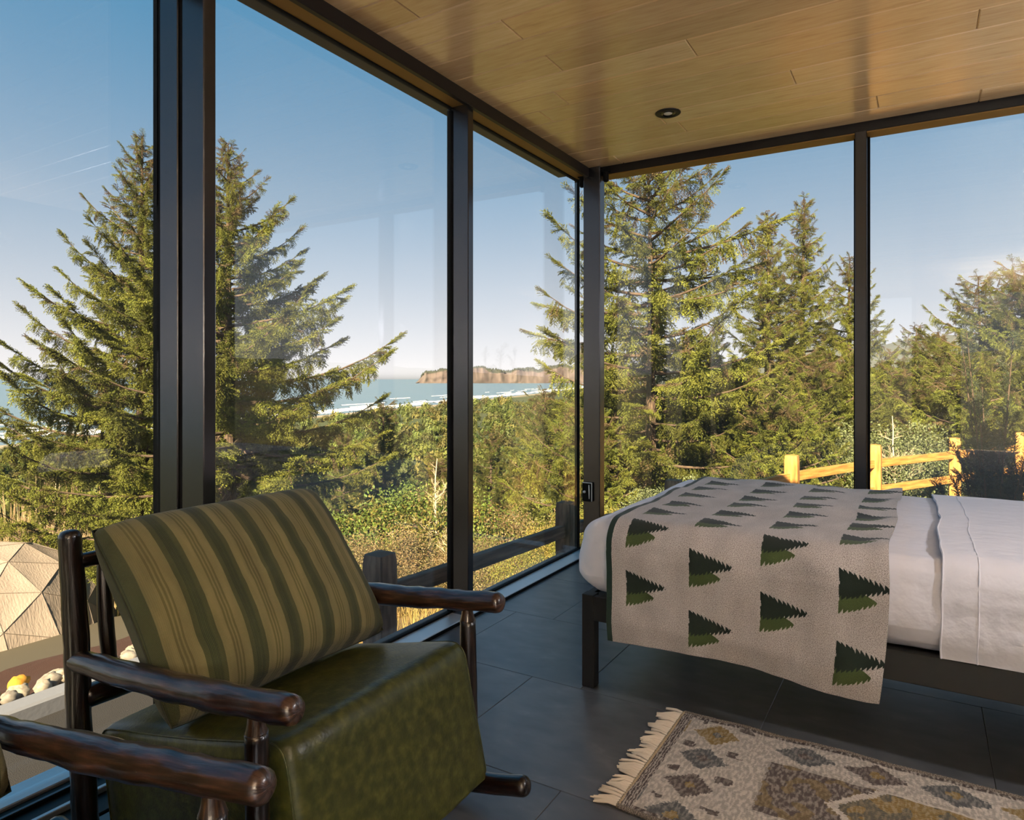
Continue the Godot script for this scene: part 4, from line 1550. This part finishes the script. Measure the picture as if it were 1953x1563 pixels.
func build_spruces() -> void:
	for k in 3: sprays.append(spray(400 + k))
	var G := func(x: float, z: float) -> Vector3: return Vector3(x, ground_y(x, z), z)
	var tall := func(x: float, z: float, top: float) -> float: return top - ground_y(x, z)
	# the pair seen through the left glass
	spruce("tall spruce behind the sliding door frame, its boughs reaching the left edge", G.call(-14.79, -5.86), tall.call(-14.79, -5.86, 7.16), {"seed": 3, "n": 112, "rad": 6.8, "cap": 4.3, "shape": 1.08, "base": 0.18, "lift": 0.32, "droop": 0.22})
	spruce("tall spruce standing just right of the sliding door frame", G.call(-11.63, -6.0), tall.call(-11.63, -6.0, 6.47), {"seed": 8, "n": 112, "rad": 8.0, "cap": 4.1, "shape": 1.12, "base": 0.14, "lift": 0.20, "droop": 0.22})
	# beyond the bed
	spruce("open crowned spruce with a bare visible trunk behind the corner post", G.call(-2.42, -8.05), tall.call(-2.42, -8.05, 5.15), {"seed": 12, "n": 74, "rad": 2.35, "shape": 0.30, "base": 0.12, "lift": 0.16, "droop": 0.16, "thick": 0.66, "brown": 0.08, "extra": [[5.5, -0.15, 2.2, 0.12, 0.10], [5.1, -0.5, 1.9, 0.02, 0.1], [4.7, 0.1, 1.9, 0.0, 0.1], [4.6, 3.3, 2.6, -0.02, 0.1], [4.1, 3.1, 2.5, -0.1, 0.14]]})
	spruce("dark pointed spruce, the left of two close tops beyond the bed", G.call(-1.66, -14.96), tall.call(-1.66, -14.96, 5.5), {"seed": 17, "n": 88, "rad": 2.7, "cap": 2.3, "shape": 1.0, "base": 0.10, "lift": 0.2, "droop": 0.12, "brown": 0.12})
	spruce("pointed spruce, the right and taller of two close tops beyond the bed", G.call(-0.98, -16.44), tall.call(-0.98, -16.44, 6.1), {"seed": 21, "n": 88, "rad": 2.8, "cap": 2.3, "shape": 1.0, "base": 0.10, "lift": 0.25, "droop": 0.1, "brown": 0.10})
	spruce("broad spruce whose boughs touch the mullion behind the bed", G.call(0.05, -18.25), tall.call(0.05, -18.25, 4.7), {"seed": 26, "n": 70, "rad": 2.8, "cap": 2.3, "shape": 0.85, "base": 0.08, "lift": 0.3, "brown": 0.08})
	var rest := [
		[3.31, -20.25, 4.1, 2.6, "large spruce behind the golden fence, left of the tallest at the edge"],
		[4.05, -17.12, 3.9, 2.5, "large spruce cut by the right edge of the view behind the fence"],
		[2.33, -24.33, 2.7, 2.2, "smaller spruce top rising between fence and the large right spruces"],
		[1.6, -26.23, 3.1, 1.8, "narrow spruce top low on the skyline right of the mullion"],
		[0.75, -25.71, 2.2, 2.0, "low rounded spruce just right of the mullion"],
		[5.3, -18.9, 4.9, 2.9, "tallest spruce of the group at the right edge"],
		[2.9, -15.0, 1.4, 2.4, "short bushy spruce close behind the golden fence rails"],
		[1.5, -17.5, 1.3, 2.6, "wide low spruce filling the gap right of the mullion"],
		[-4.3, -11.0, 1.7, 2.1, "young spruce low behind the open crowned one, left of its trunk"],
		[-2.38, -10.99, 2.0, 2.3, "bushy spruce right of the bare trunk, below its boughs"],
		[-1.46, -10.38, 1.2, 2.1, "low bright green spruce between bare trunk and twin tops"],
		[-0.11, -12.35, 1.4, 2.2, "low spruce in front of the twin tops near the mullion"],
		[-0.53, -9.77, 0.5, 1.9, "small spruce just above the far edge of the bed"],
		[-3.2, -7.0, 0.3, 1.6, "small drooping spruce beside the corner post"],
		[-14.36, -14.28, 0.3, 1.5, "dark narrow spruce standing alone on the slope before the sea"],
		[-6.67, -11.91, 0.8, 1.3, "dark hanging spruce left of the corner post"],
		[-7.88, -8.85, -0.8, 1.3, "small yellowish conifer left of the window mullion"],
		[-16.5, -10.6, 0.4, 2.6, "dense dark spruce low behind the tall left one"],
		[-25.61, -8.68, -1.2, 2.8, "dark spruce low at the left below the long boughs"],
		[-31.0, -8.4, -2.0, 3.0, "farther dark spruce at the left edge near the beach"],
		[-22.0, -20.0, -1.4, 2.2, "mid slope spruce partly hidden behind the right hand boughs"],
		[-20.0, -30.0, -2.0, 2.4, "far spruce on the slope below the headland"],
	]
	for i in rest.size():
		var t: Array = rest[i]
		var dark := i >= 14
		spruce(t[4], G.call(t[0], t[1]), tall.call(t[0], t[1], t[2]), {"seed": 50 + i, "n": 62, "rad": t[3], "shape": 0.55 if i < 8 else 0.5, "base": 0.05, "lift": 0.25, "droop": 0.12, "whole": true, "brown": 0.10 if i < 8 else 0.04, "thick": 0.9, "leaf": Color(0.075, 0.09, 0.02) if dark else Color(0.125, 0.15, 0.024)})

# ------------------------------------------------------------------ shrubs, bare trees, grass
func leaf_clump(seed_: int, n: int, size: float) -> ArrayMesh:
	var r := RandomNumberGenerator.new()
	r.seed = seed_
	var s := Shape.new()
	for i in n:
		var p := Vector3(r.randf_range(-1, 1), r.randf_range(-0.7, 0.7), r.randf_range(-1, 1)) * 0.5
		var d := Vector3(r.randf_range(-1, 1), r.randf_range(-0.4, 1), r.randf_range(-1, 1)).normalized()
		var w := d.cross(Vector3(r.randf() - 0.5, r.randf() - 0.5, r.randf() - 0.5)).normalized() * size * 0.28
		var fold := d.cross(w).normalized() * size * 0.08
		var tone := r.randf_range(0.7, 1.25)
		s.shade = Color(tone, tone, tone)
		var a := s.vert(p)
		var b := s.vert(p + d * size * 0.5 + w + fold)
		var c := s.vert(p + d * size)
		var e := s.vert(p + d * size * 0.5 - w + fold)
		s.tri(a, b, c)
		s.tri(a, c, e)
	return s.mesh()

func bush(called: String, label: String, category: String, group: String, r: RandomNumberGenerator, clump: Mesh, cols: Array, n: int, tall: float) -> Node3D:
	var root := thing(called, label, category, Vector3.ZERO, group)
	var stems := Shape.new()
	for i in 7:
		var a := i * 0.9
		stems.tube([Vector3(0, -0.2, 0), Vector3(cos(a) * 0.2, 0.3 * tall, sin(a) * 0.2), Vector3(cos(a) * 0.5, 0.75 * tall, sin(a) * 0.5)], [0.02, 0.015, 0.006], 5, 0)
	obj("stems", stems.mesh(), M.bark, root)
	var lobes := []
	for i in 5: lobes.append([Vector3(r.randf_range(-0.5, 0.5), r.randf_range(0.3, 0.75) * tall, r.randf_range(-0.5, 0.5)), r.randf_range(0.35, 0.6)])
	var places := []
	var tints := []
	for i in n:
		var lb: Array = lobes[i % 5]
		var d := Vector3(r.randf_range(-1, 1), r.randf_range(-0.6, 1), r.randf_range(-1, 1)).normalized()
		var p: Vector3 = lb[0] + d * lb[1] * sqrt(r.randf_range(0.35, 1.0)) * Vector3(1, 0.8 * maxf(tall, 0.7), 1)
		p.y = maxf(p.y, 0.02)
		places.append(Transform3D(Basis.from_euler(Vector3(r.randf() * 6.0, r.randf() * 6.0, r.randf() * 6.0)) * Basis.from_scale(Vector3.ONE * r.randf_range(0.26, 0.46)), p))
		var c: Color = cols[r.randi() % cols.size()] * r.randf_range(0.6, 1.3)
		c.a = 1.0
		tints.append(c)
	many("foliage", clump, M.leaf, places, tints, root)
	return root

func bare_tree(label: String, at: Vector3, h: float, seed_: int, material: Material, group := "") -> void:
	var root := thing("bare_tree", label, "tree", at, group)
	var r := RandomNumberGenerator.new()
	r.seed = seed_
	var trunk := Shape.new()
	var pts := [Vector3.ZERO]
	var rad := [0.010 * h + 0.010]
	for i in range(1, 8):
		pts.append(pts[-1] + Vector3(r.randf_range(-0.09, 0.09), 1.0, r.randf_range(-0.09, 0.09)) * h / 7.0)
		rad.append(lerpf(0.010 * h + 0.010, 0.006, i / 7.0))
	trunk.tube(pts, rad, 7, 1, 0.1, seed_)
	obj("trunk", trunk.mesh(), material, root)
	for k in 14:
		var q := r.randf_range(0.25, 0.95)
		var i := int(q * 7.0)
		var p: Vector3 = pts[i].lerp(pts[mini(i + 1, 7)], q * 7.0 - i)
		var a := k * 2.4 + r.randf()
		var s := Shape.new()
		var d := Vector3(cos(a), r.randf_range(0.2, 1.0), sin(a)).normalized()
		limb(s, r, p, d, h * 0.32 * (1.05 - q), 0.004 * h * (1.1 - q) + 0.003, 2)
		obj("branch", s.mesh(), material, root)

func limb(s: Shape, r: RandomNumberGenerator, p: Vector3, d: Vector3, l: float, w: float, depth: int) -> void:
	var a := p
	var pts := [p]
	var rad := [w]
	for i in 3:
		d = (d + Vector3(r.randf_range(-0.3, 0.3), r.randf_range(-0.15, 0.3), r.randf_range(-0.3, 0.3))).normalized()
		a += d * l / 3.0
		pts.append(a)
		rad.append(w * (1.0 - 0.28 * (i + 1)))
		if depth > 0:
			for k in 2:
				limb(s, r, a, (d + Vector3(r.randf_range(-0.9, 0.9), r.randf_range(-0.3, 0.7), r.randf_range(-0.9, 0.9))).normalized(), l * 0.5, w * 0.55, depth - 1)
	s.tube(pts, rad, 4, 0)

func build_brush() -> void:
	var r := RandomNumberGenerator.new()
	r.seed = 99
	var clumps := [leaf_clump(500, 230, 0.08), leaf_clump(501, 260, 0.06)]
	var greens := [Color(0.10, 0.14, 0.022), Color(0.13, 0.155, 0.03), Color(0.075, 0.115, 0.02), Color(0.15, 0.13, 0.03)]
	var yellow := [Color(0.20, 0.19, 0.035), Color(0.26, 0.19, 0.04), Color(0.16, 0.17, 0.03)]
	var tan_ := [Color(0.19, 0.14, 0.06), Color(0.22, 0.17, 0.08), Color(0.16, 0.105, 0.045), Color(0.13, 0.13, 0.035)]
	var grey := [Color(0.12, 0.145, 0.06), Color(0.16, 0.18, 0.09), Color(0.10, 0.12, 0.04)]
	var kinds := []
	kinds.append(["green leafy shrub", "green shrubs", bush("green_shrub", "", "shrub", "", r, clumps[0], greens, 200, 1.0), greens])
	kinds.append(["yellow green shrub", "yellow green shrubs", bush("yellow_shrub", "", "shrub", "", r, clumps[1], yellow, 200, 0.9), yellow])
	kinds.append(["tan dry brush", "dry tan brush", bush("dry_brush", "", "shrub", "", r, clumps[1], tan_, 200, 0.8), tan_])
	kinds.append(["grey green willow shrub", "grey green shrubs", bush("grey_shrub", "", "shrub", "", r, clumps[0], grey, 200, 1.2), grey])
	var used := [0, 0, 0, 0]
	var places := []
	# scattered over the slope between the fence and about seventy metres out
	for ring in [[4.2, 9.0, 46], [9.0, 18.0, 76], [18.0, 36.0, 84], [36.0, 75.0, 90]]:
		for i in ring[2]:
			var a := deg_to_rad(lerpf(-96.0, 24.0, (i + r.randf()) / ring[2]))
			var d := r.randf_range(ring[0], ring[1]) + 2.0
			places.append(Vector3(1.86 + sin(a) * d, d, 3.96 - cos(a) * d))
	for p in places:
		var d: float = p.y
		var x: float = p.x
		var z: float = p.z
		if x > -2.2 and z > -2.6: continue
		if z < -1.0 and x > 0.578 + (-4.37 - z) * 0.487 - 1.3: continue
		if Vector2(x + 13.55, z + 2.08).length() < 3.6 or (x > -15.0 and z > -2.6): continue
		var bearing := rad_to_deg(atan2(x - 1.86, 3.96 - z))
		var k := r.randi() % 4
		if bearing > -24.0 and d < 24.0:
			if r.randf() < 0.6: continue
			k = 2 + r.randi() % 2
		if bearing < -52.0 and d > 14.0 and d < 30.0: k = 2 if r.randf() < 0.7 else k
		if bearing < -22.0 and bearing > -56.0 and d < 13.0 and r.randf() < 0.75: k = 1 + r.randi() % 2
		var size := r.randf_range(0.75, 1.3) * (0.95 if d < 11.0 else 1.5 if d < 38.0 else 2.6)
		var at := Vector3(x, ground_y(x, z) - 0.12 * size, z)
		var where := " close beyond the log fence" if d < 10.0 else " on the upper slope below the cabin" if d < 20.0 else " further down the slope among the trees" if d < 38.0 else " far down the slope before the coastal scrub"
		if used[k] == 0:
			var o: Node3D = kinds[k][2]
			o.position = at
			o.scale = Vector3.ONE * size
			tag(o, kinds[k][0] + where, "shrub", kinds[k][1] + where)
		else:
			copy_of(kinds[k][2], at, r.randf() * TAU, size, kinds[k][0] + where, kinds[k][1] + where)
		used[k] += 1
	# low coastal scrub between the slope and the beach: nobody could count it
	var pts := []
	var tints := []
	for i in 6500:
		var a := deg_to_rad(r.randf_range(-96.0, 20.0))
		var d := 60.0 * pow(12.0, r.randf())
		var x := 1.86 + sin(a) * d
		var z := 3.96 - cos(a) * d
		if x - shore_x(z) < 62.0: continue
		var sc := r.randf_range(2.0, 3.6) * (1.0 + d / 260.0)
		pts.append(Transform3D(Basis(Vector3.UP, r.randf() * TAU).scaled(Vector3(sc * 1.1, sc * r.randf_range(0.7, 2.1), sc * 1.1)), Vector3(x, ground_y(x, z) - sc * 0.05, z)))
		var c: Color = greens[r.randi() % 4].lerp(tan_[2] if i % 7 == 0 else tan_[3], r.randf() * 0.5) * r.randf_range(0.4, 1.15)
		c.a = 1.0
		tints.append(c)
	var rr := RandomNumberGenerator.new()
	rr.seed = 7
	var blob := Shape.new()
	for i in 620:
		var d := Vector3(rr.randf_range(-1, 1), rr.randf_range(0.0, 1), rr.randf_range(-1, 1)).normalized()
		var p := d * 0.5 * rr.randf_range(0.6, 1.0) * (0.75 + 0.4 * sin(d.x * 7.0 + 1.0) * sin(d.z * 6.0))
		var t1 := d.cross(Vector3(rr.randf() - 0.5, rr.randf() - 0.5, rr.randf() - 0.5)).normalized() * 0.05
		var t2 := (d.cross(t1).normalized() + d * rr.randf_range(-0.2, 0.6)).normalized() * 0.05
		var tone := rr.randf_range(0.7, 1.25)
		blob.shade = Color(tone, tone, tone)
		blob.face([p - t1, p + t1, p + t2 * 1.6], d + Vector3.UP * 0.2)
	tag(many("coastal_scrub", blob.mesh(), M.leaf, pts, tints), "green coastal scrub stretching from the slope to the beach", "scrub")
	# golden grass beside the cabin and dry stalks
	var tuft := Shape.new()
	for i in 16:
		var a := i * 2.4
		var w := Vector3(-sin(a), 0, cos(a)) * 0.010
		var p := Vector3(cos(a), 0, sin(a)) * rr.randf_range(0.0, 0.10)
		var tone := rr.randf_range(0.75, 1.2)
		tuft.shade = Color(tone, tone, tone)
		tuft.face([p - w, p + w, p * 3.0 + Vector3(0, rr.randf_range(0.12, 0.26), 0)], Vector3(cos(a), 0.4, sin(a)))
	pts = []
	tints = []
	for i in 3200:
		var x := r.randf_range(-6.0, 6.0)
		var z := r.randf_range(-9.0, 2.0)
		if x > -0.45 and z > -0.6: continue
		if z > 1.0 or (z > -1.8 and x < -2.6): continue
		var sc := r.randf_range(0.5, 1.2)
		pts.append(Transform3D(Basis(Vector3.UP, r.randf() * TAU).scaled(Vector3.ONE * sc), Vector3(x, ground_y(x, z) - 0.02, z)))
		var c := Color(0.34, 0.20, 0.055).lerp(Color(0.22, 0.20, 0.05), r.randf() * 0.7) * r.randf_range(0.7, 1.2)
		c.a = 1.0
		tints.append(c)
	tag(many("golden_grass", tuft.mesh(), M.twig, pts, tints), "golden dry grass on the bank along the fence", "grass")
	# thickets of thin pale stems at the left, and the white barked trees
	var wand := Shape.new()
	for i in 10:
		var a := i * 2.4
		var p := Vector3(cos(a), 0, sin(a)) * 0.12
		var q := p * rr.randf_range(1.5, 4.0) + Vector3(0, rr.randf_range(0.6, 1.0), 0)
		wand.tube([p, p.lerp(q, 0.5) + Vector3(rr.randf_range(-0.05, 0.05), 0, rr.randf_range(-0.05, 0.05)), q], [0.012, 0.009, 0.003], 4, 0)
		wand.tube([p.lerp(q, 0.6), q + Vector3(rr.randf_range(-0.25, 0.25), rr.randf_range(-0.1, 0.1), rr.randf_range(-0.25, 0.25))], [0.007, 0.002], 3, 0)
	for t in [[-19.3, -5.6, 60, "pale bare thicket at the left above the dome tent"], [-17.6, -7.9, 60, "pale bare thicket between dome tent and sliding door frame"], [-15.4, -8.6, 50, "bare thicket under the tall left spruce"]]:
		pts = []
		tints = []
		for i in t[2]:
			var x: float = r.randfn(0.0, 1.3)
			var z: float = r.randfn(0.0, 1.3)
			pts.append(Transform3D(Basis(Vector3.UP, r.randf() * TAU).scaled(Vector3(1.5, r.randf_range(2.6, 4.6), 1.5)), Vector3(x, ground_y(t[0] + x, t[1] + z) - ground_y(t[0], t[1]), z)))
			tints.append(Color(0.46, 0.34, 0.19).lerp(Color(0.30, 0.20, 0.10), r.randf()))
		var o := many("bare_thicket", wand.mesh(), M.twig, pts, tints)
		o.position = Vector3(t[0], ground_y(t[0], t[1]), t[1])
		tag(o, t[3], "thicket")
	var bare := [[-4.6, -4.4, 2.25, "tall white barked bare tree left of the window mullion"], [-5.0, -4.0, 1.3, "leaning pale bare sapling beside the tall white barked tree"], [-8.6, -4.6, 2.0, "thin pale bare tree above the cushion"], [-3.3, -3.2, 1.2, "small bare bush behind the rail near the corner"], [-17.5, -5.2, 4.6, "branching pale bare tree right above the dome tent"], [-16.2, -7.0, 4.2, "tall pale bare tree behind the dome tent"], [1.5, -9.0, 1.8, "bare sapling behind the golden fence"]]
	for i in bare.size():
		var b: Array = bare[i]
		bare_tree(b[3], Vector3(b[0], ground_y(b[0], b[1]) - 0.05, b[1]), b[2], 600 + i, M.pale_bark)
	# dark upright shrub close to the far glass
	var up := thing("upright_shrub", "dark upright shrub close outside the far glass wall, before the golden fence", "shrub", Vector3(2.35, ground_y(2.35, -2.9), -2.9))
	var stem := Shape.new()
	pts = []
	tints = []
	for i in 34:
		var a := i * 2.4
		var q := Vector3(cos(a), 0, sin(a)) * rr.randf_range(0.05, 0.5)
		var hgt := rr.randf_range(0.8, 1.3) * (1.75 if i % 5 == 0 else 1.15)
		q = Vector3(q.x * 0.8, hgt, q.z * 0.8)
		stem.tube([Vector3(cos(a) * 0.06, 0, sin(a) * 0.06), q * 0.5 + Vector3(0, 0.05, 0), q], [0.014, 0.010, 0.003], 5, 0)
		for k in 20:
			var f_ := 0.42 + 0.58 * k / 20.0
			pts.append(Transform3D(Basis.from_euler(Vector3(rr.randf_range(-0.5, 0.5), rr.randf() * TAU, 1.2 + rr.randf_range(-0.4, 0.4))) * Basis.from_scale(Vector3.ONE * rr.randf_range(0.10, 0.17)), q * f_))
			var c := Color(0.035, 0.045, 0.02) * rr.randf_range(0.6, 1.5)
			c.a = 1.0
			tints.append(c)
	obj("stems", stem.mesh(), M.bark, up)
	many("foliage", sprays[1], M.needle, pts, tints, up)
